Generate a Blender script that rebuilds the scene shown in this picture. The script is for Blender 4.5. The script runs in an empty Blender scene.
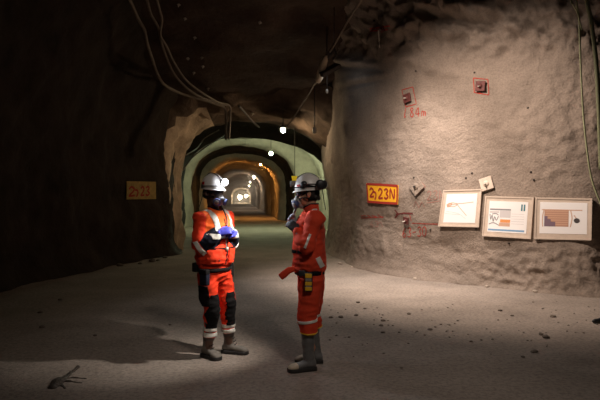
import bpy, bmesh, math, random
from mathutils import Vector, Matrix, noise
from mathutils.bvhtree import BVHTree
random.seed(7)
SC = bpy.context.scene
COL = SC.collection
F = 583.0                      # focal length in pixels of the 600 px wide frame
HY = 197.0                     # horizon row
CH = 1.6                       # camera height
A = math.atan(59.0 / F)        # camera is yawed right of the tunnel axis (+Y)
CR = Vector((math.cos(A), -math.sin(A), 0))
CF = Vector((math.sin(A), math.cos(A), 0))
UP = Vector((0, 0, 1))
CAM = Vector((0, 0, CH))

def W(px, py, d):
    return CAM + CF * d + CR * ((px - 300) / F * d) + UP * ((HY - py) / F * d)
def ray(px, py):
    return (CF + CR * ((px - 300) / F) + UP * ((HY - py) / F)).normalized()
def pix(p):
    q = p - CAM
    d = max(q.dot(CF), 0.01)
    return 300 + q.dot(CR) / d * F, HY - q.z / d * F, d
def cc(X, D):
    p = CF * D + CR * X
    return (p.x, p.y)
def sstep(a, b, x):
    t = min(1, max(0, (x - a) / (b - a)))
    return t * t * (3 - 2 * t)
def table(tab, x):
    if x <= tab[0][0]: return tab[0][1:]
    for p, q in zip(tab, tab[1:]):
        if x <= q[0]:
            t = (x - p[0]) / (q[0] - p[0])
            return tuple(m + (n - m) * t for m, n in zip(p[1:], q[1:]))
    return tab[-1][1:]
def nz(p, s, seed=0.0):
    return noise.noise(Vector((p[0] * s + seed, p[1] * s + seed * 1.7, p[2] * s - seed)))
def fbm(p, s, octs=4, seed=0.0):
    v = 0; amp = 1
    for i in range(octs):
        v += amp * nz(p, s, seed + i * 11.3); amp *= .5; s *= 2.1
    return v

# ------------------------------------------------------------------ materials
def mat(name, col, rough=.8, metal=0, emit=None, estr=0, var=0, vscale=8, var2=None, bump=0, bscale=30, bdist=.01, spec=.5, coat=0, detail=6, alpha=1, grain=None):
    m = bpy.data.materials.new(name); m.use_nodes = True
    nt = m.node_tree; b = nt.nodes['Principled BSDF']
    b.inputs['Roughness'].default_value = rough
    b.inputs['Metallic'].default_value = metal
    b.inputs['Specular IOR Level'].default_value = spec
    b.inputs['Coat Weight'].default_value = coat
    b.inputs['Base Color'].default_value = (*col, 1)
    if alpha < 1: b.inputs['Alpha'].default_value = alpha
    if emit:
        b.inputs['Emission Color'].default_value = (*emit, 1)
        b.inputs['Emission Strength'].default_value = estr
    if var or bump:
        tc = nt.nodes.new('ShaderNodeTexCoord')
    if var:
        n = nt.nodes.new('ShaderNodeTexNoise'); n.inputs['Scale'].default_value = vscale; n.inputs['Detail'].default_value = detail
        n.inputs['Roughness'].default_value = .62
        nt.links.new(tc.outputs['Object'], n.inputs['Vector'])
        r = nt.nodes.new('ShaderNodeValToRGB')
        r.color_ramp.elements[0].position = .3; r.color_ramp.elements[1].position = .7
        lo = var2 if var2 else tuple(c * (1 - var) for c in col)
        hi = tuple(min(1, c * (1 + var)) for c in col)
        r.color_ramp.elements[0].color = (*lo, 1); r.color_ramp.elements[1].color = (*hi, 1)
        nt.links.new(n.outputs['Fac'], r.inputs['Fac']); nt.links.new(r.outputs['Color'], b.inputs['Base Color'])
    if grain:
        gs, ga = grain
        n3 = nt.nodes.new('ShaderNodeTexNoise'); n3.inputs['Scale'].default_value = gs; n3.inputs['Detail'].default_value = 5; n3.inputs['Roughness'].default_value = .7
        nt.links.new(tc.outputs['Object'], n3.inputs['Vector'])
        r3 = nt.nodes.new('ShaderNodeValToRGB'); r3.color_ramp.elements[0].position = .36; r3.color_ramp.elements[1].position = .56
        k = 1 - ga; r3.color_ramp.elements[0].color = (k, k, k, 1); r3.color_ramp.elements[1].color = (1, 1, 1, 1)
        nt.links.new(n3.outputs['Fac'], r3.inputs['Fac'])
        mx = nt.nodes.new('ShaderNodeMix'); mx.data_type = 'RGBA'; mx.blend_type = 'MULTIPLY'; mx.inputs['Factor'].default_value = 1
        nt.links.new(r.outputs['Color'], mx.inputs['A']); nt.links.new(r3.outputs['Color'], mx.inputs['B']); nt.links.new(mx.outputs['Result'], b.inputs['Base Color'])
    if bump:
        n2 = nt.nodes.new('ShaderNodeTexNoise'); n2.inputs['Scale'].default_value = bscale; n2.inputs['Detail'].default_value = 8
        n2.inputs['Roughness'].default_value = .65
        nt.links.new(tc.outputs['Object'], n2.inputs['Vector'])
        bp = nt.nodes.new('ShaderNodeBump'); bp.inputs['Strength'].default_value = bump; bp.inputs['Distance'].default_value = bdist
        nt.links.new(n2.outputs['Fac'], bp.inputs['Height']); nt.links.new(bp.outputs['Normal'], b.inputs['Normal'])
    return m

M = {}
M['shotcrete'] = mat('shotcrete', (.28, .222, .18), .92, var=.2, vscale=1.3, bump=.75, bscale=24, bdist=.04, spec=.2, detail=9, grain=(34, .22))
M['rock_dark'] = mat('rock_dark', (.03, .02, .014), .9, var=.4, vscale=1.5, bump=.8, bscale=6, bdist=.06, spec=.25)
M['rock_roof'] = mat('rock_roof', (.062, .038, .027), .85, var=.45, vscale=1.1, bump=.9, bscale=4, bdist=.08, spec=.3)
M['tunnel'] = mat('tunnel_rock', (.3, .245, .19), .9, var=.35, vscale=.8, bump=.9, bscale=4, bdist=.08, spec=.2)
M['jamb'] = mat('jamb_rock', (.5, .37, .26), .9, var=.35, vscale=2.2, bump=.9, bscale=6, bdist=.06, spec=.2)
M['brow'] = mat('brow_rock', (.11, .075, .052), .9, var=.75, vscale=.9, bump=.9, bscale=6, bdist=.06, spec=.2)  # lip rock with shade put into its colour
M['floor'] = mat('floor_dust', (.32, .265, .222), .95, var=.2, vscale=1.1, bump=.65, bscale=18, bdist=.022, spec=.12, detail=10, grain=(24, .34))
M['stone'] = mat('stone', (.15, .118, .092), .9, var=.4, vscale=20, bump=.5, bscale=40)
M['stone_pale'] = mat('stone_pale', (.4, .33, .27), .9, var=.3, vscale=20, bump=.5, bscale=40)
M['mud'] = mat('mud', (.05, .036, .026), .7, var=.4, vscale=18, bump=.8, bscale=30, bdist=.02)
M['red_cloth'] = mat('red_cloth', (.86, .05, .014), .75, var=.12, vscale=6, bump=.35, bscale=22, bdist=.012, spec=.25)
M['red_cloth_shaded'] = mat('red_cloth_shaded', (.62, .055, .022), .8, var=.16, vscale=6, bump=.35, bscale=22, bdist=.012, spec=.2)  # same red cloth, darkened to stand in for shade on the right worker
M['orange_cloth'] = mat('orange_cloth', (.95, .14, .02), .75, var=.08, vscale=6, bump=.3, bscale=22, bdist=.01, spec=.25)
M['navy_cloth'] = mat('navy_cloth', (.014, .016, .027), .85, spec=.1, var=.3, vscale=9, bump=.3, bscale=24, bdist=.01)
M['black_cloth'] = mat('black_cloth', (.01, .009, .009), .85, spec=.1, var=.3, vscale=12, bump=.3, bscale=30, bdist=.008)
M['reflective'] = mat('reflective_tape', (.72, .69, .62), .4, metal=.15, var=.12, vscale=25)
M['white_plastic'] = mat('white_plastic', (.72, .69, .64), .38, var=.08, vscale=14, coat=.2)
M['black_plastic'] = mat('black_plastic', (.02, .02, .022), .45)
M['grey_rubber'] = mat('grey_rubber', (.16, .15, .15), .6, var=.3, vscale=14)
M['blue_filter'] = mat('blue_filter', (.05, .07, .17), .5)
M['yellow_plastic'] = mat('yellow_plastic', (.75, .42, .02), .5)
M['marker_yellow'] = mat('marker_yellow', (.95, .78, .02), .5)
M['grey_plastic'] = mat('grey_plastic', (.22, .21, .19), .5)
M['skin_dark'] = mat('skin_dark', (.11, .055, .035), .55, var=.12, vscale=20)
M['skin_tan'] = mat('skin_tan', (.5, .25, .15), .55, var=.12, vscale=20)
M['hair'] = mat('hair', (.015, .011, .009), .6, bump=.6, bscale=90, bdist=.006)
M['eye'] = mat('eye', (.75, .72, .68), .25)
M['glass_dark'] = mat('glass_dark', (.03, .03, .04), .08, coat=.5)
M['blue_glove'] = mat('blue_glove', (.045, .05, .42), .6, var=.2, vscale=30, bump=.3, bscale=60, bdist=.004)
M['dark_glove'] = mat('dark_glove', (.03, .03, .036), .65, var=.35, vscale=20, bump=.3, bscale=60, bdist=.004)
M['grey_glove'] = mat('grey_glove', (.27, .26, .3), .65, var=.2, vscale=30, bump=.3, bscale=60, bdist=.004)
M['boot_grey'] = mat('boot_grey', (.15, .13, .108), .7, var=.3, vscale=12, bump=.3, bscale=30, bdist=.006)
M['boot_dark'] = mat('boot_dark', (.085, .06, .05), .6, var=.35, vscale=12, bump=.3, bscale=30, bdist=.006)
M['boot_rubber'] = mat('boot_rubber', (.14, .138, .135), .5, var=.35, vscale=10)
M['boot_toe'] = mat('boot_toe', (.55, .46, .33), .7, var=.25, vscale=16)
M['sole'] = mat('sole', (.02, .017, .015), .7)
M['red_sticker'] = mat('red_sticker', (.55, .02, .02), .5)
M['hose'] = mat('hose', (.2, .155, .115), .65, var=.3, vscale=5)
M['cable_green'] = mat('cable_green', (.3, .31, .17), .6)
M['metal_dark'] = mat('metal_dark', (.05, .04, .035), .6, metal=.3, var=.4, vscale=14)
M['metal_light'] = mat('metal_light', (.5, .46, .4), .5, metal=.3)
M['lamp_beige'] = mat('lamp_beige', (.62, .52, .38), .55)
M['paint_red'] = mat('paint_red', (.33, .035, .022), .9, var=.35, vscale=14)
M['paint_dark'] = mat('paint_dark', (.12, .02, .018), .9, var=.35, vscale=14)
M['plate_maroon'] = mat('plate_maroon', (.1, .022, .018), .7, var=.4, vscale=16)
M['paint_faded'] = mat('paint_faded', (.32, .15, .12), .95, var=.25, vscale=10)
M['paint_white'] = mat('paint_white', (.75, .7, .6), .9)
M['sign_yellow'] = mat('sign_yellow', (.86, .42, .012), .7, var=.1, vscale=12)
M['sign_brown'] = mat('sign_brown', (.36, .24, .07), .8, var=.35, vscale=10)  # mottled yellow-brown, darker than the other sign
M['sign_red'] = mat('sign_red', (.32, .02, .01), .8)
M['board'] = mat('board', (.6, .49, .4), .75, var=.1, vscale=9, bump=.15, bscale=20)
M['paper'] = mat('paper', (.9, .87, .86), .55, coat=.1)
for k, c in dict(ink_grey=(.28, .27, .28), ink_pale=(.62, .58, .58), ink_orange=(.75, .3, .1), ink_blue=(.2, .36, .55), ink_brown=(.5, .27, .18), ink_tan=(.62, .38, .27),
                 ink_purple=(.2, .13, .17), ink_teal=(.08, .22, .26), ink_black=(.06, .05, .05), ink_beige=(.55, .4, .3)).items():
    M[k] = mat(k, c, .6)
def glow(name, c, s):
    return mat(name, (.8, .8, .8), .5, emit=c, estr=s)

# ------------------------------------------------------------------ mesh helpers
def link(name, me, m=None, parent=None):
    o = bpy.data.objects.new(name, me); COL.objects.link(o)
    if m is not None and me is not None and len(me.materials) == 0: me.materials.append(m)
    if parent is not None: o.parent = parent
    return o
def build(name, bm, m=None, parent=None, smooth=True, recalc=True):
    if recalc: bmesh.ops.recalc_face_normals(bm, faces=bm.faces[:])
    me = bpy.data.meshes.new(name); bm.to_mesh(me); bm.free()
    if smooth: me.shade_smooth()
    return link(name, me, m, parent)
def tag(o, label=None, cat=None, group=None, kind=None):
    if label: o['label'] = label
    if cat: o['category'] = cat
    if group: o['group'] = group
    if kind: o['kind'] = kind
    return o
def empty(name, loc=(0, 0, 0), rz=0):
    o = bpy.data.objects.new(name, None); COL.objects.link(o)
    o.location = loc; o.rotation_euler = (0, 0, rz); o.empty_display_size = .1
    return o
def rings(bm, rs, cap=True):
    """rs: list of closed loops of points, same count"""
    vs = [[bm.verts.new(p) for p in r] for r in rs]
    n = len(vs[0])
    for a, b in zip(vs, vs[1:]):
        for i in range(n):
            bm.faces.new((a[i], a[(i + 1) % n], b[(i + 1) % n], b[i]))
    if cap:
        bm.faces.new(vs[0][::-1]); bm.faces.new(vs[-1])
def ell(c, ax, ay, n=20, e=2.0):
    out = []
    for i in range(n):
        t = 2 * math.pi * i / n
        cx, sy = math.cos(t), math.sin(t)
        out.append(c + ax * (math.copysign(abs(cx) ** (2 / e), cx)) + ay * (math.copysign(abs(sy) ** (2 / e), sy)))
    return out
def tube(bm, pts, radii, n=12, ref=None, flat=1.0, round_ends=True, e=2.0):
    """limb through pts; radii scalars or (a,b); ref = direction of the first radius"""
    pts = [Vector(p) for p in pts]
    radii = [r if isinstance(r, tuple) else (r, r * flat) for r in radii]
    tans = []
    for i in range(len(pts)):
        t = (pts[min(i + 1, len(pts) - 1)] - pts[max(i - 1, 0)])
        tans.append(t.normalized())
    r0 = Vector(ref) if ref is not None else (Vector((1, 0, 0)) if abs(tans[0].x) < .8 else Vector((0, 1, 0)))
    rs = []
    prev = None
    for i, (p, t) in enumerate(zip(pts, tans)):
        base = r0 if (ref is not None or prev is None) else prev
        x = (base - t * base.dot(t)).normalized(); y = t.cross(x); prev = x
        rs.append((p, x, y, t))
    loops = []
    if round_ends:
        p, x, y, t = rs[0]; a, b = radii[0]
        loops.append(ell(p - t * min(a, b) * .8, x * a * .45, y * b * .45, n, e))
        loops.append(ell(p - t * min(a, b) * .45, x * a * .83, y * b * .83, n, e))
    for (p, x, y, t), (a, b) in zip(rs, radii):
        loops.append(ell(p, x * a, y * b, n, e))
    if round_ends:
        p, x, y, t = rs[-1]; a, b = radii[-1]
        loops.append(ell(p + t * min(a, b) * .45, x * a * .83, y * b * .83, n, e))
        loops.append(ell(p + t * min(a, b) * .8, x * a * .45, y * b * .45, n, e))
    rings(bm, loops)
def spline(pts, k=6):
    pts = [Vector(p) for p in pts]
    out = []
    for i in range(len(pts) - 1):
        p0 = pts[max(i - 1, 0)]; p1 = pts[i]; p2 = pts[i + 1]; p3 = pts[min(i + 2, len(pts) - 1)]
        for j in range(k):
            t = j / k
            out.append(.5 * ((2 * p1) + (p2 - p0) * t + (2 * p0 - 5 * p1 + 4 * p2 - p3) * t * t + (3 * p1 - p0 - 3 * p2 + p3) * t ** 3))
    out.append(pts[-1])
    return out
def ball(bm, c, ax, ay, az, n=14, m=9):
    loops = []
    for j in range(m + 1):
        t = math.pi * (j + .5) / (m + 1)
        loops.append(ell(Vector(c) - Vector(az) * math.cos(t), Vector(ax) * math.sin(t), Vector(ay) * math.sin(t), n))
    rings(bm, loops)
def obox(bm, c, ax, ay, az, bev=0):
    """oriented box, half axes"""
    c, ax, ay, az = Vector(c), Vector(ax), Vector(ay), Vector(az)
    b2 = bmesh.new()
    v = [b2.verts.new(c + ax * i + ay * j + az * k) for k in (-1, 1) for j in (-1, 1) for i in (-1, 1)]
    for f in ((0, 1, 3, 2), (4, 6, 7, 5), (0, 4, 5, 1), (2, 3, 7, 6), (0, 2, 6, 4), (1, 5, 7, 3)):
        b2.faces.new([v[i] for i in f])
    bmesh.ops.recalc_face_normals(b2, faces=b2.faces[:])
    if bev: bmesh.ops.bevel(b2, geom=b2.edges[:], offset=bev, segments=2, affect='EDGES', profile=.5)
    me = bpy.data.meshes.new('tmp'); b2.to_mesh(me); b2.free()
    bm.from_mesh(me); bpy.data.meshes.remove(me)
def remesh(bm, voxel, smooth=4, wr=0, wscale=10, seed=0):
    bmesh.ops.recalc_face_normals(bm, faces=bm.faces[:])
    me = bpy.data.meshes.new('tmp'); bm.to_mesh(me); bm.free()
    o = bpy.data.objects.new('tmp', me); COL.objects.link(o)
    md = o.modifiers.new('r', 'REMESH'); md.mode = 'VOXEL'; md.voxel_size = voxel
    if smooth:
        ms = o.modifiers.new('s', 'SMOOTH'); ms.iterations = smooth; ms.factor = .5
    dg = bpy.context.evaluated_depsgraph_get(); dg.update()
    out = bpy.data.meshes.new_from_object(o.evaluated_get(dg))
    bpy.data.objects.remove(o); bpy.data.meshes.remove(me)
    out.materials.clear()
    if wr:
        nrm = [v.normal.copy() for v in out.vertices]
        for v, n in zip(out.vertices, nrm):
            p = v.co
            k = abs(noise.noise(Vector((p.x * wscale + seed, p.y * wscale, p.z * wscale * 1.8))))
            k2 = noise.noise(Vector((p.x * wscale * .5 - seed, p.y * wscale * .5 + 4, p.z * wscale * .9)))
            v.co = p + n * wr * (1.0 * k2 + 1.1 * (.35 - k))
    out.shade_smooth()
    return out
def patch(name, src, c, ax, ay, az, m, parent, nf=None, off=.004, nmin=.0, pred=None):
    """the piece of a garment's surface inside an oriented box, lifted off it, as a mesh of its own"""
    bm = bmesh.new(); bm.from_mesh(src)
    c = Vector(c)
    for a in (ax, ay, az):
        a = Vector(a); d = a.normalized()
        for s in (1, -1):
            bmesh.ops.bisect_plane(bm, geom=bm.verts[:] + bm.edges[:] + bm.faces[:], plane_co=c + a * s, plane_no=d * s, clear_outer=True)
    bad = [f for f in bm.faces if (nf is not None and f.normal.dot(Vector(nf)) < nmin) or (pred is not None and not pred(f.calc_center_median()))]
    if bad: bmesh.ops.delete(bm, geom=bad, context='FACES')
    if not bm.faces:
        print('EMPTY PATCH', name); bm.free(); return None
    bm.normal_update()
    ns = {v: v.normal.copy() for v in bm.verts}
    for v in bm.verts: v.co += ns[v] * off
    be = [e for e in bm.edges if e.is_boundary]
    r = bmesh.ops.extrude_edge_only(bm, edges=be)
    for v in r['geom']:
        if isinstance(v, bmesh.types.BMVert):
            pass
    newv = [g for g in r['geom'] if isinstance(g, bmesh.types.BMVert)]
    # map the new rim back under the cloth
    for v in newv:
        for e in v.link_edges:
            w = e.other_vert(v)
            if w in ns and (w.co - v.co).length < 1e-6:
                v.co -= ns[w] * (off + .003); break
    me = bpy.data.meshes.new(name); bm.to_mesh(me); bm.free(); me.shade_smooth()
    return link(name, me, m, parent)

# ------------------------------------------------------------------ the cavern: floor
def axis_samples(segs):
    out = []
    for a, b, n in segs:
        out += [a + (b - a) * i / n for i in range(n)]
    out.append(segs[-1][1])
    return out
def floor_z(u, v):
    z = .012 * fbm((u, v, 0), .5, 3, 3) + .006 * fbm((u, v, 0), 3.0, 3, 9)
    k = sstep(.5, 1.3, min(math.hypot(u + .1, v - 5.8), math.hypot(u - .7, v - 5.4)))
    z *= k * .9 + .1
    # wheel rut along the wall
    x, y, d = pix(Vector((u, v, 0)))
    return z
us = axis_samples([(-8, -4, 20), (-4, 6, 120), (6, 16, 30)])
vs_ = axis_samples([(-4, 3, 20), (3, 14, 150), (14, 30, 60), (30, 60, 40), (60, 200, 50)])
bm = bmesh.new()
g = [[bm.verts.new((u, v, floor_z(u, v))) for u in us] for v in vs_]
for j in range(len(vs_) - 1):
    for i in range(len(us) - 1):
        bm.faces.new((g[j][i], g[j][i + 1], g[j + 1][i + 1], g[j + 1][i]))
floor = tag(build('floor', bm, M['floor'], recalc=False), kind='structure')

# ceiling: a sagging dome that drops to the tunnel mouth
CT = [(-5, 6.0), (6, 6.0), (10, 5.95), (11.3, 5.85), (12.6, 5.5), (13.9, 4.95), (14.4, 4.62), (15.2, 4.35), (16, 4.3), (18, 4.6)]
def ceil_z(u, v):
    z = table(CT, v)[0]
    z -= .9 * sstep(-2.2, -5.5, u) * sstep(16, 8, v)
    z += .22 * fbm((u, v, 1), .45, 4, 21) + .05 * fbm((u, v, 1), 2.2, 3, 5)
    return z
bm = bmesh.new()
us2 = axis_samples([(-8, 16, 150)]); vs2 = axis_samples([(-5, 18, 150)])
g = [[bm.verts.new((u, v, ceil_z(u, v))) for u in us2] for v in vs2]
for j in range(len(vs2) - 1):
    for i in range(len(us2) - 1):
        bm.faces.new((g[j][i], g[j + 1][i], g[j + 1][i + 1], g[j][i + 1]))
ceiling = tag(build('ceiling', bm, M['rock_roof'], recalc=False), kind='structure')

def plan_wall(name, plan, ztop, nz_, step, m, disp, lean):
    """wall swept along a plan curve, profile lean(z) towards the chamber (left of travel)"""
    P = spline([(x, y, 0) for x, y in plan], 24)
    # resample
    L = [0]
    for a, b in zip(P, P[1:]): L.append(L[-1] + (b - a).length)
    n = int(L[-1] / step)
    S = []; k = 0
    for i in range(n + 1):
        t = L[-1] * i / n
        while k < len(P) - 2 and L[k + 1] < t: k += 1
        S.append(P[k].lerp(P[k + 1], (t - L[k]) / max(1e-6, L[k + 1] - L[k])))
    bm = bmesh.new(); G = []
    for i, p in enumerate(S):
        tg = (S[min(i + 2, n)] - S[max(i - 2, 0)]).normalized()
        nr = Vector((-tg.y, tg.x, 0))
        row = []
        for j in range(nz_ + 1):
            z = -.1 + (ztop + .1) * j / nz_
            q = p + nr * lean(z, p) + UP * z
            q = q + nr * disp(q)
            row.append(bm.verts.new(q))
        G.append(row)
    for i in range(n):
        for j in range(nz_):
            bm.faces.new((G[i][j], G[i][j + 1], G[i + 1][j + 1], G[i + 1][j]))
    bmesh.ops.recalc_face_normals(bm, faces=bm.faces[:])
    return tag(build(name, bm, m, recalc=False), kind='structure')

# right pillar, travelled from the far right round the nose into the tunnel
planR = [(7.6, 18), (7.0, 14), (6.55, 11), (6.3, 9.6), (6.0, 9.0), (5.66, 8.82)] + \
        [cc(4.15, 9.72), cc(3.55, 10.3), cc(2.95, 10.85), cc(2.27, 11.5), cc(1.62, 12.6), cc(1.34, 13.6)] + [(2.70, 14.3), (2.62, 15.0), (2.66, 16.5), (2.88, 19)]
def g2(x, y, cx, cy, sx, sy, ang=0):
    c, s = math.cos(ang), math.sin(ang)
    dx, dy = x - cx, y - cy
    a = (dx * c + dy * s) / sx; b = (-dx * s + dy * c) / sy
    return math.exp(-(a * a + b * b))
LUMPS = [  # px, py, sx, sy, angle, amount (towards the chamber +)
    (470, 8, 40, 9, .15, .28), (462, 21, 36, 4.5, .2, -.16), (500, 32, 16, 7, -.3, .14), (440, 30, 12, 6, .4, .12), (455, 40, 10, 4, -.4, -.08),
    (520, 22, 18, 10, .5, .12), (488, 42, 6, 3, -.6, -.07), (398, 42, 9, 2.5, -.8, -.12), (404, 30, 12, 4, -.7, .1), (390, 54, 8, 3, -.6, -.06),
    (355, 68, 26, 3, .12, -.07), (352, 62, 24, 4, .1, .08), (365, 78, 22, 3.5, -.2, .06), (360, 84, 22, 2.5, -.2, -.05), (408, 58, 30, 5, .05, .07), (430, 68, 34, 6, .2, .07),
    (516, 38, 3, 6, .2, -.09), (505, 262, 30, 8, .1, .03), (465, 274, 18, 3, .2, -.025), (510, 280, 20, 4, .12, .03), (560, 272, 22, 14, .5, .05),
    (352, 150, 14, 50, .1, .02), (385, 250, 30, 14, 0, .06), (450, 250, 50, 12, .1, -.05), (540, 130, 60, 40, .3, .08), (440, 130, 40, 40, .3, -.02),
    (330, 245, 5, 18, 0, .06)]
def dispR(q):
    x, y, d = pix(q)
    top = sstep(75, 30, y)
    v = .10 * fbm(q, .55, 2, 2) + (.02 + .15 * top) * fbm(q, 2.2, 4, 8) - .16 * top * abs(nz(q, 3.2, 9)) + .06 * top * fbm(q, 6, 2, 3)
    pebb = .4 + 1.3 * sstep(470, 590, x) + 1.9 * sstep(235, 280, y) * sstep(420, 500, x) + 1.2 * sstep(60, 15, y)
    v += .017 * fbm(q, 8.5, 3, 15) * min(pebb, 2.6)
    v += .012 * (noise.noise(Vector((q.x * 3, q.y * 3, q.z * 14)))) * (1 if y > 200 else .5)
    qt = g2(x, y, 380, 31, 15, 12)
    v = v * (1 - .8 * qt) + qt * .08 * fbm(q, .55, 2, 2)
    bd = sstep(430, 444, x) * sstep(604, 592, x) * sstep(178, 190, y) * sstep(252, 240, y)
    v = v * (1 - .75 * bd) + bd * .075 * fbm(q, .55, 2, 2)
    for cx, cy, sx, sy, an, am in LUMPS:
        if abs(x - cx) < 3 * (sx + sy) and abs(y - cy) < 3 * (sx + sy):
            v += 1.35 * am * g2(x, y, cx, cy, sx, sy, an) * (.8 + .5 * nz(q, 5, 3))
    return v
def leanR(z, p):
    v = .05 * sstep(0, 1.7, z) - .03
    v += .17 * max(0, z - 3.7) ** 2
    v += .16 * math.exp(-max(z, 0) / .16) + .2 * sstep(1.2, 2.8, z) * sstep(12.6, 13.8, p.y)
    return v
wall_right = plan_wall('wall_right', planR, 6.7, 220, .031, M['shotcrete'], dispR, leanR)
BV = BVHTree.FromPolygons([v.co.copy() for v in wall_right.data.vertices], [tuple(p.vertices) for p in wall_right.data.polygons])
def hit(px, py, bv=None):
    loc, n, i, d = (bv or BV).ray_cast(CAM, ray(px, py))
    if loc is None: return None
    if n.dot(ray(px, py)) > 0: n = -n
    return loc, n

planL = [(-1.95, 18.5), (-2.05, 16.4), (-3.07, 14.3), (-3.67, 12.4), (-4.2, 10.7), (-5.0, 7), (-5.5, 3), (-5.7, -2), (-5.7, -4.5)]
def dispL(q):
    return .16 * fbm(q, .6, 4, 31) + .05 * fbm(q, 2.4, 3, 6)
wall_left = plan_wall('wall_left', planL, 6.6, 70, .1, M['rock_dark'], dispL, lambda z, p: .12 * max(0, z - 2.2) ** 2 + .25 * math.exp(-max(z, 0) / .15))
BVL = BVHTree.FromPolygons([v.co.copy() for v in wall_left.data.vertices], [tuple(p.vertices) for p in wall_left.data.polygons])
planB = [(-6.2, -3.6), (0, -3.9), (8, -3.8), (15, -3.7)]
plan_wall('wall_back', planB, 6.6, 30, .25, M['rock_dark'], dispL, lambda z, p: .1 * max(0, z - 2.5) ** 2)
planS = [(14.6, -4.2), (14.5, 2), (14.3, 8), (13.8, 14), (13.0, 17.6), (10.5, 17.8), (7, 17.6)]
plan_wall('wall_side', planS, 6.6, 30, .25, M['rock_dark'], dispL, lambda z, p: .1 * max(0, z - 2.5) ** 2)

# tunnel: rings along +Y; v, half width left, half width right, height
TT = [(13.6, 5.5, 6.0, 6.8), (14.9, 4.0, 4.5, 5.6), (15.5, 2.5, 3.15, 4.45), (15.8, 2.15, 2.9, 4.2), (17.2, 1.92, 2.86, 3.98), (18.3, 1.86, 2.9, 3.95), (19.0, 2.3, 3.3, 4.5), (21, 2.7, 3.5, 4.7),
      (23.4, 2.6, 3.9, 4.5), (24, 2.32, 3.75, 4.02), (24.5, 2.36, 3.85, 4.05), (25.2, 3.1, 4.1, 4.8), (31.2, 3.1, 4.15, 4.9), (31.7, 2.7, 3.0, 4.5), (32.4, 2.65, 2.95, 4.45), (33.2, 3.1, 3.4, 4.8), (37, 3.1, 3.4, 4.8), (39.2, 3.0, 3.3, 4.7), (39.8, 2.4, 2.62, 4.15), (50.5, 2.4, 2.6, 4.4),
      (51.2, 2.1, 2.25, 4.05), (53, 2.1, 2.25, 4.2), (60, 2.4, 2.5, 4.5), (78, 2.35, 2.45, 4.4), (79, 2.05, 2.15, 3.85), (82, 2.3, 2.4, 4.3), (118, 2.3, 2.3, 4.2), (119.5, 2.0, 2.05, 3.5), (123, 2.4, 2.4, 3.9), (190, 2.4, 2.4, 3.9)]
bm = bmesh.new()
tv = axis_samples([(13.6, 20, 64), (20, 30, 30), (30, 34, 24), (34, 39, 12), (39, 41, 14), (41, 50, 18), (50, 54, 16), (54, 77, 23), (77, 83, 16), (83, 117, 24), (117, 124, 14), (124, 190, 30)])
NP = 64; G = []
for v in tv:
    hl, hr, H = table(TT, v)
    hs = H * .48
    row = []
    for i in range(NP + 1):
        t = i / NP
        if t < .25: x, z, nx, nzv = hr, -.1 + (hs + .1) * t / .25, -1, 0
        elif t > .75: x, z, nx, nzv = -hl, -.1 + (hs + .1) * (1 - t) / .25, 1, 0
        else:
            th = math.pi * (t - .25) / .5
            cx, sx = math.cos(th), math.sin(th)
            e = 2.35
            cx2 = math.copysign(abs(cx) ** (2 / e), cx); sx2 = abs(sx) ** (2 / e)
            x = (hr if cx > 0 else hl) * cx2; z = hs + (H - hs) * sx2; nx, nzv = -cx, -sx
        p = Vector((x, v, z))
        k = sstep(19.5, 16, v)
        dsp = .13 * fbm(p, .55, 4, 40) + .05 * fbm(p, 1.8, 3, 44)
        # broken lip of the mouth: long splintered slabs
        gr = noise.noise(Vector((p.x * 2.2, p.y * 2.6, p.z * .55 + 5)))
        dsp += k * (.26 * gr + .15 * noise.noise(Vector((p.x * 6, p.y * 5, p.z * 1.4)))) * (1.2 if x < 0 else .5)
        skew = -.55 * (x) * sstep(19.5, 16.5, v) * .45
        p = p + Vector((nx, 0, nzv)) * dsp + Vector((0, skew, 0))
        row.append(bm.verts.new(p))
    G.append(row)
for v, a, b in zip(tv, G, G[1:]):
    for i in range(NP):
        bm.faces.new((a[i], b[i], b[i + 1], a[i + 1])).material_index = 1 if (v < 15.3 or 18.4 < v < 23.8 or 32.5 < v < 39.4) else (2 if 15.75 < v < 18.5 and i > NP * .56 else (3 if v < 18.5 else 0))  # dark bands and brow: dark rock, with shade put into the colour too
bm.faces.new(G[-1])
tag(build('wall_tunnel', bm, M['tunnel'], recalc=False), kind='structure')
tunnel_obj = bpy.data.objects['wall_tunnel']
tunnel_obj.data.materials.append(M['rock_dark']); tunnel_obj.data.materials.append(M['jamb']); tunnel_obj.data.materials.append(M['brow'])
BVT = BVHTree.FromPolygons([v.co.copy() for v in tunnel_obj.data.vertices], [tuple(p.vertices) for p in tunnel_obj.data.polygons])
BVC = BVHTree.FromPolygons([v.co.copy() for v in ceiling.data.vertices], [tuple(p.vertices) for p in ceiling.data.polygons])

hm = bpy.data.materials.new('dust_haze'); hm.use_nodes = True
nt = hm.node_tree; nt.nodes.remove(nt.nodes['Principled BSDF'])
vs = nt.nodes.new('ShaderNodeVolumeScatter'); vs.inputs['Color'].default_value = (.9, .86, .8, 1); vs.inputs['Density'].default_value = .010; vs.inputs['Anisotropy'].default_value = .55
nt.links.new(vs.outputs[0], nt.nodes['Material Output'].inputs['Volume'])
bm = bmesh.new(); obox(bm, (.1, 116, 2.2), (3.2, 0, 0), (0, 73.5, 0), (0, 0, 2.4)); hz = build('dust_haze', bm, hm, smooth=False)
tag(hz, 'thin dusty haze filling the lit tunnel', 'haze', kind='stuff')
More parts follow.
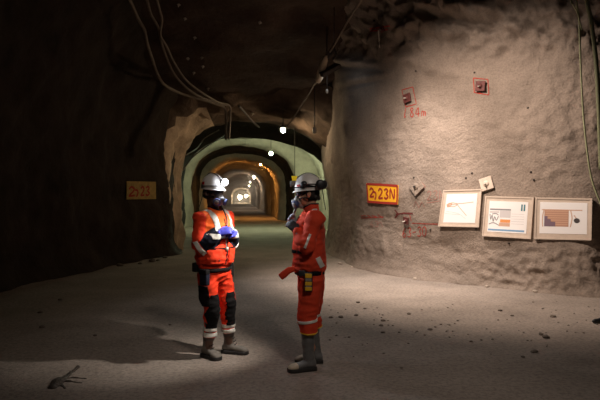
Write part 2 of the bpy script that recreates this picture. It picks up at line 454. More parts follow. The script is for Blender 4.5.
# ------------------------------------------------------------------ markings on the pillar
def smooth_px(pts, k=5):
    return [(p.x, p.y) for p in spline([(x, y, 0) for x, y in pts], k)]
def ribbons(strokes, w, bv=None, off=.007):
    """painted strokes laid on the wall: px polylines, width in metres"""
    bm = bmesh.new()
    for st in strokes:
        dense = []
        for (x0, y0), (x1, y1) in zip(st, st[1:]):
            n = max(1, int(math.hypot(x1 - x0, y1 - y0) / 1.0))
            dense += [(x0 + (x1 - x0) * i / n, y0 + (y1 - y0) * i / n) for i in range(n)]
        dense.append(st[-1])
        H_ = [h for h in (hit(x, y, bv) for x, y in dense) if h]
        if len(H_) < 2: continue
        prev = None
        for i, (p, n) in enumerate(H_):
            t = (H_[min(i + 1, len(H_) - 1)][0] - H_[max(i - 1, 0)][0])
            if t.length < 1e-5: continue
            s = n.cross(t.normalized()).normalized()
            ww = w * (.8 + .35 * noise.noise(p * 14))
            a = bm.verts.new(p + n * off + s * ww / 2); b = bm.verts.new(p + n * off - s * ww / 2)
            if prev: bm.faces.new((prev[0], prev[1], b, a))
            prev = (a, b)
    return bm
DIG = {'0': [[(.1, .2), (.5, 0), (.9, .3), (.85, .8), (.5, 1), (.1, .8), (.1, .2)]], '2': [[(.1, .25), (.45, 0), (.85, .25), (.6, .6), (.1, 1), (.95, .95)]],
       '3': [[(.1, .15), (.5, 0), (.85, .2), (.5, .48), (.9, .75), (.5, 1), (.05, .88)]], '4': [[(.6, 1), (.65, 0), (.05, .65), (.95, .65)]],
       '6': [[(.75, 0), (.25, .4), (.15, .8), (.5, 1), (.85, .78), (.6, .55), (.2, .7)]], '8': [[(.8, .15), (.5, 0), (.2, .2), (.8, .72), (.5, 1), (.15, .75), (.8, .15)]],
       'L': [[(.4, 0), (.1, 1), (.5, .92)]], 'N': [[(.1, 1), (.15, 0), (.8, 1), (.9, 0)]], ')': [[(.1, .3), (.7, .4), (.75, .9), (.4, 1.25)]], '-': [[(.1, .55), (.9, .5)]],
       'a': [[(.8, .5), (.35, .45), (.2, .85), (.6, .95), (.85, .5), (.95, 1)]], 'm': [[(.1, 1), (.15, .45), (.5, .5), (.5, .95)], [(.5, .5), (.85, .5), (.9, .95)]],
       'E': [[(.9, 0), (.1, .05), (.1, 1), (.9, .95)], [(.1, .5), (.8, .48)]]}
def text_px(s, x, y, w, h, gap, slope=0):
    out = []
    for i, ch in enumerate(s):
        for st in DIG.get(ch, []):
            x0 = x + i * (w + gap)
            out.append([(x0 + a * w, y + b * h + slope * (x0 + a * w - x)) for a, b in (st if ch in 'L-' else smooth_px(st, 3))])
    return out
def mark(name, strokes, w, m, label, bv=None, par=None):
    o = build(name, ribbons(strokes, w, bv), m, par or wall_right, recalc=False)
    o['label'] = label
    return o
mark('painted_number', text_px('L84m', 404, 108.5, 4.6, 9, 1.2, -.06), .022, M['paint_red'], 'red sprayed letters and numbers under the upper bolt plate')
mark('painted_number', text_px('63-30', 402.5, 228, 4.1, 9.5, .9, -.07), .022, M['paint_red'], 'dark red sprayed number below the small plate')
mark('painted_outline', [[(402, 90), (413, 87), (416.5, 104), (406, 107), (402, 90)]], .022, M['paint_red'], 'red sprayed frame around the left upper bolt plate')
mark('painted_outline', [[(473.5, 78), (488, 79.5), (489, 95), (474.5, 92.5), (473.5, 78)]], .02, M['paint_red'], 'red sprayed frame around the right upper bolt plate')
mark('painted_outline', [[(370, 28.8), (380, 27.6), (390, 25.8)], [(370, 31.2), (380, 30.3), (388, 29.6)]], .035, M['red_sticker'], 'red sprayed bars beside the topmost bolt plate')
mark('painted_drip', [[(378.5, 30), (379.3, 38), (379.8, 47.5)]], .04, M['paint_white'], 'white drip running down')
mark('painted_arrow', [[(438, 224), (425, 223.8), (412, 223.2)], [(410, 215), (411.5, 221)]], .022, M['paint_red'], 'red sprayed line running to the small plate')
mark('painted_arrow', [[(413, 213.5), (404, 213.2), (396, 214.3)], [(395, 210), (398.5, 214), (395, 218)]], .04, M['paint_dark'], 'dark arrow head under the yellow sign')
mark('painted_scribble', [[(361, 216), (366, 215.5)], [(367.5, 215), (371, 217)], [(372, 215.5), (377, 217)], [(378, 214.5), (383, 218)], [(361, 218), (384, 217)]], .02, M['paint_red'], 'dashed red scribble left of the small plate')
mark('painted_scribble', text_px('23N', 427, 191, 5, 9, 1.2, -.04) + [[(427, 203), (440, 201)], [(414, 207), (416, 201), (419, 208), (422, 202), (425, 207)]], .016, M['paint_faded'], 'faded red lettering left of the white sheets')
mark('painted_scribble', text_px('63', 370, 221, 4, 6, 1) + [[(356, 192), (357, 198), (355, 197)], [(378, 224), (381, 222), (383, 227)]], .016, M['paint_faded'], 'faded red marks below the yellow sign')

def frame_at(px, py, ref=None):
    p, n = hit(px, py)
    # smoothed normal from a neighbourhood
    q = [hit(px + dx, py + dy) for dx in (-8, -4, 0, 4, 8) for dy in (-8, -4, 0, 4, 8)]
    n = sum((h[1] for h in q if h), Vector()).normalized()
    x = UP.cross(n).normalized(); y = n.cross(x)
    return p, x, y, n
def bolt_plate(px, py, size, ang, m, label, hub=True):
    p, x, y, n = frame_at(px, py)
    c, s = math.cos(ang), math.sin(ang)
    x2 = x * c + y * s; y2 = y * c - x * s
    p = p + n * .02; root = empty('bolt_plate', p)
    tag(root, label, 'bolt plate', 'rock bolt plates on the pale pillar')
    bm = bmesh.new(); obox(bm, n * .035, x2 * size, y2 * size, n * .012, .006)
    build('plate', bm, m, root, smooth=False)
    bm = bmesh.new(); ball(bm, n * .045, x2 * size * .5, y2 * size * .5, n * .03, 12, 5)
    build('dome', bm, m, root)
    bm = bmesh.new(); tube(bm, [n * .03, n * .12 - y * .015], [.016, .014], 8)
    build('bolt', bm, M['metal_light'] if hub else M['metal_dark'], root)
    return root
bolt_plate(408.6, 98.5, .09, .2, M['plate_maroon'], 'dark red square bolt plate above the sprayed L letters')
bolt_plate(481.5, 86.5, .09, -.08, M['plate_maroon'], 'dark red bolt plate high on pillar, above the middle sheet')
bolt_plate(384, 28.8, .06, .12, M['plate_maroon'], 'topmost bolt plate, with a white drip below it')
bolt_plate(418, 186.5, .14, .72, M['shotcrete'], 'pale diamond-turned bolt plate beside the yellow sign', False)
bolt_plate(487.5, 184, .115, .3, M['board'], 'pale bolt plate just above the gap between two sheets')
bolt_plate(407.8, 220.3, .07, -.2, M['plate_maroon'], 'small red bolt plate above the number 63-30')
mark('painted_outline', [[(411, 186), (418, 178.5), (425.5, 186.5), (418, 195.5), (411, 186)]], .014, M['paint_faded'], 'faded frame around the diamond plate')
# little drill holes in the pillar
HOLES = [(474.5, 72.5), (528, 108), (466, 178), (472, 173), (374, 21), (531, 172), (430.5, 229.5), (476, 229), (509, 243), (414, 177.5), (416, 71), (534, 180)]
for hx, hy in HOLES:
    p, x, y, n = frame_at(hx, hy)
    bm = bmesh.new(); tube(bm, [n * -.02, n * .012], [.022, .018], 8); o = build('rock_bolt_stub', bm, M['metal_dark'])
    o.location = p
    tag(o, 'small dark bolt stub in the pale shotcrete pillar', 'bolt', 'bolt stubs in the pale pillar')

# ------------------------------------------------------------------ boards and signs
class Quad:
    def __init__(s, corners, off, bv=None, sink=1.0):
        hs = [hit(x, y, bv) for x, y in corners]
        c = sum((h[0] for h in hs), Vector()) / 4
        n = (hs[2][0] - hs[0][0]).cross(hs[3][0] - hs[1][0]).normalized()
        if n.dot(CAM - c) < 0: n = -n
        mx = max((h[0] - c).dot(n) for h in hs)
        for i in range(1, 8):
            for j in range(1, 8):
                x = (corners[0][0] * (8 - i) + corners[1][0] * i) / 8; y = (corners[0][1] * (8 - j) + corners[3][1] * j) / 8
                h = hit(x, y, bv)
                if h: mx = max(mx, (h[0] - c).dot(n))
        s.n = n; o = c + n * (mx * sink + off)
        s.P = []
        for x, y in corners:
            r = ray(x, y); t = (o - CAM).dot(n) / r.dot(n); s.P.append(CAM + r * t)
        s.c = sum(s.P, Vector()) / 4
    def at(s, u, v, o=0):
        a = s.P[0].lerp(s.P[1], u); b = s.P[3].lerp(s.P[2], u)
        return a.lerp(b, v) + s.n * o - s.c
    def slab(s, u0, v0, u1, v1, o0, o1):
        bm = bmesh.new()
        lo = [s.at(u, v, o0) for u, v in ((u0, v0), (u1, v0), (u1, v1), (u0, v1))]
        hi = [s.at(u, v, o1) for u, v in ((u0, v0), (u1, v0), (u1, v1), (u0, v1))]
        rings(bm, [lo, hi]); return bm
    def strokes(s, sts, w, o):
        bm = bmesh.new()
        for st in sts:
            P = [s.at(u, v, o) for u, v in st]; prev = None
            for i, p in enumerate(P):
                t = (P[min(i + 1, len(P) - 1)] - P[max(i - 1, 0)]).normalized(); d = s.n.cross(t)
                a, b = bm.verts.new(p + d * w / 2), bm.verts.new(p - d * w / 2)
                if prev: bm.faces.new((prev[0], prev[1], b, a))
                prev = (a, b)
        return bm

def board(corners, label, inset):
    q = Quad(corners, .025, None, .75)
    root = empty('notice_board', q.c); tag(root, label, 'notice board', 'framed sheets on the pale pillar')
    build('backing', q.slab(0, 0, 1, 1, -.03, 0), M['board'], root, smooth=False)
    a, b, c, d = inset
    # raised wooden rim
    e = .035
    bm = bmesh.new()
    for r in ((0, 0, 1, e), (0, 1 - e, 1, 1), (0, e, e * .8, 1 - e), (1 - e * .8, e, 1, 1 - e)):
        t = q.slab(*r, 0, .012); me = bpy.data.meshes.new('t'); t.to_mesh(me); t.free(); bm.from_mesh(me); bpy.data.meshes.remove(me)
    build('frame', bm, M['board'], root, smooth=False)
    sh = build('sheet', q.slab(a, b, c, d, .0, .004), M['paper'], root, smooth=False)
    return q, root, sh
def sub(r, inner):
    a, b, c, d = r; u0, v0, u1, v1 = inner
    return (a + (c - a) * u0, b + (d - b) * v0, a + (c - a) * u1, b + (d - b) * v1)
q, root, sh = board([(443.5, 190), (482, 189), (479, 227.3), (438.3, 226.3)], 'leftmost white sheet, with a pale brown line sketch', (.11, .12, .9, .89))
R_ = (.11, .12, .9, .89)
def stx(pts):
    return [(R_[0] + (R_[2] - R_[0]) * x, R_[1] + (R_[3] - R_[1]) * y) for x, y in smooth_px(pts, 4)]
o = build('line_drawing', q.strokes([stx([(.05, .38), (.2, .3), (.45, .33), (.9, .28)]), stx([(.1, .42), (.35, .35), (.5, .5), (.72, .75)]), stx([(.08, .4), (.28, .44), (.42, .35)])], .012, .006), M['ink_beige'], sh, recalc=False)
o = build('line_drawing', q.strokes([stx([(.05, .4), (.14, .33), (.22, .36)]), stx([(.06, .43), (.18, .41)])], .035, .0055), M['ink_tan'], sh, recalc=False)
o = build('line_drawing', q.strokes([stx([(.05, .6), (.45, .68), (.7, .86)]), stx([(.03, .68), (.5, .72)])], .007, .0055), M['ink_pale'], sh, recalc=False)
q, root, sh = board([(485.5, 196), (534, 197.3), (531, 239), (482.3, 236)], 'middle white sheet, with a grey and orange chart', (.1, .12, .9, .88))
R_ = (.1, .12, .9, .88)
def art(name, r, m, o=.0055): return build(name, q.slab(*sub(R_, r), .004, o), M[m], sh, smooth=False)
art('chart_header', (.03, .24, .58, .29), 'ink_grey'); art('chart_block', (.3, .3, .58, .52), 'ink_pale'); art('chart_block', (.03, .32, .28, .38), 'ink_pale')
art('chart_block', (.32, .58, .58, .68), 'ink_orange'); art('chart_block', (.3, .69, .58, .8), 'ink_tan'); art('blue_bar', (.02, .9, .95, .955), 'ink_blue')
art('emblem', (.83, .08, .87, .29), 'ink_teal'); art('emblem', (.895, .08, .935, .29), 'ink_teal')
build('graph_line', q.strokes([stx([(.04, .42), (.07, .6), (.1, .45), (.14, .66), (.17, .5), (.22, .62), (.27, .48)]), stx([(.03, .75), (.15, .7), (.3, .78)]), stx([(.1, .42), (.2, .4), (.27, .45)])], .016, .006), M['ink_grey'], sh, recalc=False)
build('text_line', q.strokes([[(R_[0] + .58 * .8 + .02, y), (R_[2] - .06, y)] for y in (.42, .48, .54, .6, .66)], .006, .005), M['ink_pale'], sh, recalc=False)
q, root, sh = board([(535.5, 197.3), (592.3, 198.5), (591.5, 240.3), (534.3, 239)], 'rightmost white sheet, with a striped brown section drawing', (.09, .11, .92, .86))
R_ = (.09, .11, .92, .86)
art('section_drawing', (.1, .25, .62, .77), 'ink_brown')
for i in range(7):
    art('section_layer', (.12, .27 + .07 * i, .61, .3 + .07 * i), 'ink_tan', .0062)
art('section_shade', (.1, .62, .34, .77), 'ink_purple', .007); art('section_shade', (.1, .54, .24, .62), 'ink_purple', .007); art('section_shade', (.1, .44, .17, .54), 'ink_purple', .007)
build('drawing_border', q.strokes([stx([(.04, .24), (.3, .235), (.9, .24)]), stx([(.07, .78), (.06, .5), (.09, .22)]), stx([(.66, .25), (.69, .5), (.66, .78)]), stx([(.73, .4), (.78, .5)])], .014, .006), M['ink_tan'], sh, recalc=False)
bm = bmesh.new(); c0 = q.at(*(lambda r: (r[0], r[1]))(sub(R_, (.79, .57, 1, 1))), .004); xx = (q.P[1] - q.P[0]).normalized(); yy = q.n.cross(xx)
rings(bm, [ell(c0, xx * .045, yy * .04, 16), ell(c0 + q.n * .003, xx * .045, yy * .04, 16)]); build('dark_emblem', bm, M['ink_black'], sh, smooth=False)

def number_sign(corners, label, m, mt, strokes_, tw, bv, border=True, off=.02):
    q = Quad(corners, off, bv)
    root = empty('number_sign', q.c); tag(root, label, 'sign')
    build('plate', q.slab(0, 0, 1, 1, -.015, 0), m, root, smooth=False)
    if border:
        bm = q.strokes([[(.02, .04), (.5, .035), (.985, .05)], [(.98, .03), (.985, .5), (.98, .98)], [(.985, .95), (.5, .96), (.02, .95)], [(.02, .98), (.02, .5), (.015, .02)]], .05, .003)
        build('border', bm, M['sign_red'], root, recalc=False)
    build('lettering', q.strokes(strokes_, tw, .004), mt, root, recalc=False)
def sign_text(items):
    out = []
    for ch, x, y, w, h in items:
        for st in DIG[ch]: out.append([(x + a * w, y + b * h) for a, b in smooth_px(st, 4)])
    return out
number_sign([(366.3, 183.3), (398, 185), (397.6, 204.5), (367.6, 202.5)], 'bright yellow number sign with red border on the pale pillar', M['sign_yellow'], M['sign_red'],
            sign_text([('2', .09, .24, .16, .44), (')', .21, .3, .13, .42), ('2', .38, .24, .16, .5), ('3', .57, .24, .15, .5), ('N', .75, .22, .17, .5)]), .042, BV)
number_sign([(126.8, 181.3), (156, 181.8), (156, 199), (126.8, 199.5)], 'yellow-brown number sign on the dark wall left of the tunnel', M['sign_brown'], M['sign_red'],
            sign_text([('2', .05, .3, .22, .5), (')', .25, .35, .14, .4), ('2', .45, .28, .14, .5), ('3', .62, .28, .15, .5)]), .05, BVL, False)

# ------------------------------------------------------------------ cables, lamps
def cable(name, pts, r, m, label, group=None, cat='cable', n=8):
    P = spline([W(*p) for p in pts], 8)
    o = P[0].copy(); bm = bmesh.new(); tube(bm, [p - o for p in P], [r * (1 + .12 * nz(p, 3)) for p in P], n, round_ends=False)
    ob = build(name, bm, m); ob.location = o
    return tag(ob, label, cat, group)
HG = 'hoses hung under the dark roof'
cable('hose', [(124, -12, 11.0), (130, 0, 11.4), (139, 20, 12.0), (144.5, 30, 12.2), (147, 42, 12.4), (152, 58, 12.9), (158, 75, 13.4), (165, 85, 13.8), (180, 93, 14.4), (198, 98.5, 14.8), (216, 104, 15.2), (223.5, 107, 15.4), (225.8, 116, 15.5), (226, 140, 15.5)], .032, M['hose'], 'leftmost of three brown hoses sagging under the roof', HG)
cable('hose', [(142, -12, 11.0), (147, 0, 11.3), (151, 14, 11.7), (158, 27, 12.0), (161, 40, 12.3), (166, 56, 12.8), (175, 75, 13.4), (188, 89, 13.9), (203, 98, 14.5), (219, 102.5, 15.1), (229, 105.5, 15.4), (230.3, 114, 15.5), (229, 140, 15.5)], .026, M['hose'], 'middle of three brown hoses sagging under the roof', HG)
cable('hose', [(154, -12, 11.0), (157, 0, 11.3), (160, 11, 11.6), (162, 20, 11.8), (160.5, 35, 12.1), (167, 47, 12.5), (174, 62, 13.0), (186, 80, 13.6), (204, 94, 14.3), (222, 104, 15.2), (228, 104.5, 15.4)], .024, M['hose'], 'rightmost of three brown hoses sagging under the roof', HG)
cable('cable', [(366, -10, 10.0), (360, 2, 10.4), (352, 14, 10.9), (343, 30, 11.5), (335, 44, 12.0), (330, 52, 12.3)], .018, M['hose'], 'cable running from the roof down to the floodlight')
cable('cable', [(321, 78, 12.5), (315, 84, 13.0), (309, 94, 13.8), (301, 106, 14.6), (293, 119, 15.3), (286, 127, 15.7)], .018, M['hose'], 'cable running from the floodlight to the mouth lamp')
cable('cable', [(573, -120, 7.9), (576, -10, 7.9), (579, 20, 8.0), (580.5, 60, 8.1), (583, 110, 8.15), (587, 150, 8.15), (592, 180, 8.15), (602, 207, 8.1)], .013, M['cable_green'], 'thin green cable hanging past the rightmost sheet')
cable('pipe', [(582, -140, 7.4), (586, -12, 7.4), (591, 20, 7.45), (596, 60, 7.5), (599, 110, 7.5), (601, 170, 7.5)], .028, M['cable_green'], 'thick green hose at the right edge of the wall', cat='hose')
cable('cable', [(570, -130, 7.6), (571, -10, 7.6), (573, 4, 7.65), (577, 12, 7.9), (582, 30, 8.0)], .01, M['cable_green'], 'short thin cable under the roof at the right')
cable('cable', [(239, 106, 15.4), (246, 114, 16.0), (252, 121, 16.5), (259, 127, 17.5)], .03, M['metal_dark'], 'short dark bar slanting under the tunnel mouth', cat='bar')
cable('cable', [(183, 170, 19), (192, 158, 20), (202, 150, 21), (212, 143, 22), (226, 134, 23)], .03, M['hose'], 'dark line slanting up the green lit tunnel wall')
cable('cable', [(186, 155, 19), (197, 148, 20.5), (205, 138, 21.5), (219, 130, 22)], .022, M['hose'], 'upper dark line slanting up the green lit tunnel wall')

def lamp(px, py, d, r, col, power, label, wide=.95):
    p = W(px, py, d)
    root = empty('tunnel_lamp', p); tag(root, label, 'lamp', 'lamps along the tunnel roof')
    e = power / (math.pi * 4 * math.pi * r * r)
    bm = bmesh.new(); ball(bm, (0, 0, 0), (r, 0, 0), (0, r, 0), (0, 0, r * 1.05), 14, 9); build('bulb', bm, glow('bulb_glow', col, e), root)
    bm = bmesh.new(); rings(bm, [ell(Vector((0, 0, r * .75)), Vector((r * wide, 0, 0)), Vector((0, r * wide, 0)), 14), ell(Vector((0, 0, r * 1.5)), Vector((r * .7, 0, 0)), Vector((0, r * .7, 0)), 14), ell(Vector((0, 0, r * 1.9)), Vector((r * .3, 0, 0)), Vector((0, r * .3, 0)), 14)])
    build('housing', bm, M['metal_dark'], root)
    h = BVT.ray_cast(p, UP)[0]
    h2 = BVC.ray_cast(p, UP)[0]
    zt = min([q.z for q in (h, h2) if q] + [p.z + 1.2])
    bm = bmesh.new(); tube(bm, [(0, 0, r * 1.7), (0, 0, zt - p.z + .02)], [.012, .012], 6, round_ends=False); build('cord', bm, M['metal_dark'], root)
    return root
lamp(283, 130, 16.1, .07, (1, .78, .5), 65, 'warm lamp hanging in the tunnel mouth, nearest of the tunnel lamps', wide=2.0)  # housing widened to block light going up to the roof
lamp(271, 153.6, 28.2, .08, (.78, 1, .66), 430, 'greenish white lamp in the green lit part of the tunnel')
lamp(261, 164, 43, .09, (1, .45, .1), 800, 'third lamp into the tunnel, above the orange lit stretch')
lamp(257, 171, 56, .13, (1, .8, .6), 500, 'fourth lamp into the tunnel, just inside the orange stretch')
lamp(254, 177, 70, .14, (1, .82, .62), 300, 'fifth lamp into the tunnel')
lamp(250.6, 181.5, 88, .15, (1, .85, .66), 400, 'sixth lamp into the tunnel')
lamp(249.8, 185, 112, .2, (1, .82, .6), 700, 'seventh lamp into the tunnel')
lamp(240, 197, 150, .5, (1, .78, .5), 2600, 'bright glaring lamp at the far end of the tunnel')
lamp(246, 196, 165, .35, (1, .78, .5), 1500, 'lamp right of the far end glare')

# unlit fitting beside the mouth lamp
def pendant(px, py, d, r, label, m):
    p = W(px, py, d); root = empty('pendant_fitting', p); tag(root, label, 'lamp fitting')
    bm = bmesh.new(); rings(bm, [ell(Vector((0, 0, z)), Vector((q, 0, 0)), Vector((0, q, 0)), 12) for z, q in ((-r * 1.6, r * .75), (-r * .4, r), (r, r * .9), (r * 1.5, r * .4))]); build('shade', bm, m, root)
    h = min([q.z for q in (BVT.ray_cast(p, UP)[0], BVC.ray_cast(p, UP)[0]) if q] + [p.z + 1.5])
    bm = bmesh.new(); tube(bm, [(0, 0, r), (0, 0, h - p.z + .02)], [.012, .012], 6, round_ends=False); build('cord', bm, M['metal_dark'], root)
pendant(314.5, 130, 14.9, .055, 'unlit pale lamp fitting right of the mouth lamp', M['metal_light'])
pendant(327, 91, 12.9, .03, 'tiny pale fitting hanging beside the pale pillar', M['metal_light'])
# yellow marker in the tunnel
p = W(294.7, 179.2, 17.6)
root = empty('yellow_marker', p); tag(root, 'small yellow marker hanging in the tunnel by the right helmet', 'marker')
bm = bmesh.new(); obox(bm, (0, 0, 0), CR * .085, CF * .015, UP * .1 + CR * -.015, .012); build('plate', bm, M['marker_yellow'], root, smooth=False)
h = BVT.ray_cast(p, UP)[0]
bm = bmesh.new(); tube(bm, [(0, 0, .09), (0, 0, (h.z if h else 4.4) - p.z + .05)], [.01, .01], 6, round_ends=False); build('cord', bm, M['metal_dark'], root)

# floodlight in front of the pillar
fp = W(323, 68, 12.45)
root = empty('floodlight', fp); tag(root, 'floodlight hanging by the pale pillar, its beige back to the camera', 'floodlight')
a0 = W(325.5, 57, 12.4) - fp; a1 = W(318.3, 81, 12.5) - fp
bm = bmesh.new(); P = [a0.lerp(a1, t) for t in (0, .12, .3, .85, 1)]; tube(bm, P, [.05, .075, .08, .08, .06], 14); build('housing', bm, M['lamp_beige'], root)
ax = (a1 - a0).normalized(); side = (CR - ax * CR.dot(ax)).normalized(); dep = ax.cross(side)
mid = a0.lerp(a1, .45)
nn = (-UP * .75 + CF * .5 + side * .35).normalized(); nb = nn.cross(ax).normalized(); na = nb.cross(nn)
bm = bmesh.new(); obox(bm, mid + side * .16, na * .24, nn * .05, nb * .11, .02); build('reflector', bm, M['metal_dark'], root, smooth=False)
bm = bmesh.new(); obox(bm, mid + side * .16 + nn * .043, na * .2, nn * .008, nb * .085); build('lens', bm, glow('lens_glow', (.8, .9, 1), 6), root, smooth=False)
bm = bmesh.new()
tube(bm, [a0 + side * .05, a0 + side * .12 - ax * .12, a0 + side * .1 - ax * .3], [.03, .035, .03], 8); tube(bm, [a0, a0 - ax * .15 + side * .06, a0 - ax * .34 + side * .14], [.02, .02, .02], 8)
tube(bm, [a0 + side * .16, a0 + side * .22 - ax * .1, a0 + side * .12 - ax * .22], [.02, .025, .02], 8)
build('bracket', bm, M['metal_dark'], root)
hc = BVC.ray_cast(fp, UP)[0]
bm = bmesh.new(); tube(bm, [a0 - ax * .28 + side * .1, Vector((a0.x, a0.y, 0)) - ax * .3 + side * .1 + UP * ((hc.z if hc else 6) - fp.z + .05)], [.012, .012], 6, round_ends=False); build('hanger', bm, M['metal_dark'], root)

# bolt ends in the roof
for x, y in [(179, 4), (185.5, 18), (195, 37), (188, 58), (202, 57), (203, 66), (208, 88), (194, 72), (253, 113), (260, 22), (312, 98)]:
    h = hit(x, y, BVC) or hit(x, y, BVT)
    if not h: continue
    p, n = h
    bm = bmesh.new(); obox(bm, n * .02, n.orthogonal().normalized() * .03, n.cross(n.orthogonal()).normalized() * .03, n * .01, .004); tube(bm, [n * .02, n * .07], [.014, .012], 6)
    o = build('roof_bolt', bm, M['metal_light'], smooth=False); o.location = p
    tag(o, 'small pale bolt end glinting in the dark roof', 'bolt', 'bolt ends in the dark roof')

# ------------------------------------------------------------------ stones, clod, rod
def stone_mesh(seed, m, oct_=2):
    bm = bmesh.new(); bmesh.ops.create_icosphere(bm, subdivisions=oct_, radius=1)
    for v in bm.verts:
        v.co *= 1 + .35 * nz(v.co, 1.1, seed); v.co.z *= .6; v.co.x *= 1.15
    me = bpy.data.meshes.new('stone'); bm.to_mesh(me); bm.free(); me.materials.append(m); return me
SM = [stone_mesh(i * 3.1, M['stone']) for i in range(5)]; SP = [stone_mesh(i * 5.3 + 1, M['stone_pale']) for i in range(3)]
def ground(px, py):
    d = F * CH / (py - HY); p = W(px, py, d); p.z = floor_z(p.x, p.y); return p
def stone(px, py, r, me, label, group=None):
    o = link('stone', me); o.location = ground(px, py) + UP * r * .3; o.scale = (r, r, r); o.rotation_euler = (0, 0, random.random() * 6.28)
    return tag(o, label, 'stone', group)
SG = 'dark stones strewn on the floor'
random.seed(11)
for px, py, r in [(546, 338, .045), (540.5, 334.5, .03), (553, 317, .04), (383, 320, .03), (381, 325, .03), (431, 330, .035), (380, 340, .035)]:
    pass
spots = [(546, 338, .042), (541, 335, .028), (553, 317, .035), (500, 311, .03), (383, 321, .03), (381, 326, .026), (383, 333, .024), (430, 330, .026), (534, 352, .032), (512, 316, .022), (523, 357, .02), (471, 342, .018), (409, 314, .03), (358, 303, .03), (365, 309, .022), (356, 316, .026), (341, 318, .03), (331, 318, .026)]
while len(spots) < 120:
    x = random.uniform(325, 600); y = random.gauss(322, 14)
    if 300 < y < 372 and y > 296 + (x - 340) * .02: spots.append((x, y, random.uniform(.006, .015)))
for i, (x, y, r) in enumerate(spots):
    stone(x, y, r, SM[i % 5], 'small dark stone strewn on the pale dusty floor', SG)
stone(415, 279, .05, SP[0], 'pale stone at the foot of the pillar below the number 63-30')
for i, (x, y, r) in enumerate([(340, 264, .06), (487, 287, .04), (535, 292.5, .05), (543, 292, .035), (558, 294, .05), (566, 294, .04), (512, 289, .03), (583, 296, .05), (351, 267, .04)]):
    stone(x, y, r, SP[i % 3], 'pale lump of fallen shotcrete at the foot of the pillar', 'fallen lumps along the pillar foot')
for i, (x, y, r) in enumerate([(165, 258, .06), (152, 262, .08), (158, 261, .05), (120, 266, .07), (140, 264, .05), (40, 313, .03), (42, 328, .03), (95, 336, .02), (60, 300, .03), (170, 325, .018)]):
    stone(x, y, r, SM[i % 5], 'dark stone on the dim floor left of the two people', 'dark stones on the left of the floor')
# dried mud clod with long ridges
c0 = ground(58, 383)
bm = bmesh.new()
def gp(px, py, z): 
    p = ground(px, py) - c0; p.z += z; return p
tube(bm, [gp(53, 388, .0), gp(58, 382.5, .015), gp(63, 379, .01), gp(68, 376, .005)], [.035, .055, .04, .022], 8, flat=.8)
tube(bm, [gp(66, 377, .0), gp(71, 373, .005), gp(75, 370, .005), (gp(78.5, 367, .01))], [.02, .022, .014, .018], 8)
tube(bm, [gp(62, 381, 0), gp(70, 381.5, .0), gp(82, 383, .0)], [.02, .014, .006], 6)
tube(bm, [gp(64, 379, 0), gp(74, 377.5, .0), gp(86, 378.5, .0)], [.018, .012, .006], 6)
tube(bm, [gp(60, 384, 0), gp(65, 388, .0)], [.02, .01], 6)
me = remesh(bm, .008, 2, .012, 26, 3)
o = link('mud_clod', me, M['mud']); o.location = c0; o.scale = (1, 1, .6); tag(o, 'dark branching clod of mud on the floor at lower left', 'mud clod')
c0 = ground(600, 323)
bm = bmesh.new(); tube(bm, [gp(594, 323.5, .03), gp(603, 322.5, .035), gp(640, 321, .04)], [.026, .03, .03], 10)
o = build('hose_end', bm, M['black_plastic']); o.location = c0; tag(o, 'black hose end lying on the floor at the right edge', 'hose')
bm = bmesh.new()

# ------------------------------------------------------------------ people
class Frame:
    def __init__(s, o, ang, up=UP):
        s.o = Vector(o); s.f = Vector((math.cos(ang), math.sin(ang), 0)); s.u = Vector(up).normalized()
        s.f = (s.f - s.u * s.f.dot(s.u)).normalized(); s.r = s.f.cross(s.u)
    def p(s, f, r, u): return s.o + s.f * f + s.r * r + s.u * u
def rot(v, axis, a): return Matrix.Rotation(a, 3, axis) @ v
def hand(bm, wrist, d, nrm, curl, thumb, k=1.0, spread=.0):
    """palm, four bent fingers of unequal length and a thumb; fingers curl towards nrm"""
    wrist = Vector(wrist); d = Vector(d).normalized(); nrm = Vector(nrm); nrm = (nrm - d * nrm.dot(d)).normalized()
    side = d.cross(nrm) * thumb             # thumb side
    tube(bm, [wrist - d * .03, wrist, wrist + d * .035, wrist + d * .075, wrist + d * .092], [(.03 * k, .024 * k), (.031 * k, .022 * k), (.04 * k, .021 * k), (.044 * k, .018 * k), (.042 * k, .015 * k)], 14, ref=side)
    for i, (off, L) in enumerate(((.031, .078), (.0105, .088), (-.0105, .082), (-.031, .064))):
        p = wrist + d * (.085 - (.006 if i in (0, 3) else 0)) + side * off
        dd = rot(d, nrm, -thumb * off * spread * 8)
        P = [p - d * .02, p]; R = [.012 * k, .0115 * k]
        for seg, (fr, c) in enumerate(((.45, .75), (.31, 1.0), (.24, .7))):
            ax = dd.cross(nrm).normalized() if abs(dd.dot(nrm)) < .999 else side
            dd = rot(dd, d.cross(nrm).normalized(), c * curl * (.9 + .08 * i))
            p = p + dd * L * fr; P.append(p); R.append((.0108, .0098, .0085)[seg] * k)
        tube(bm, P, R, 9)
    p = wrist + d * .022 + side * .03
    t1 = (d * .62 + side * .72 + nrm * .28).normalized(); t2 = (d * .8 + side * .25 + nrm * .5).normalized(); t3 = (d * .75 + nrm * .6 - side * .1).normalized()
    tube(bm, [p - t1 * .02, p, p + t1 * .036, p + t1 * .036 + t2 * .032, p + t1 * .036 + t2 * .032 + t3 * .024], [.015 * k, .0155 * k, .0135 * k, .012 * k, .0095 * k], 10)

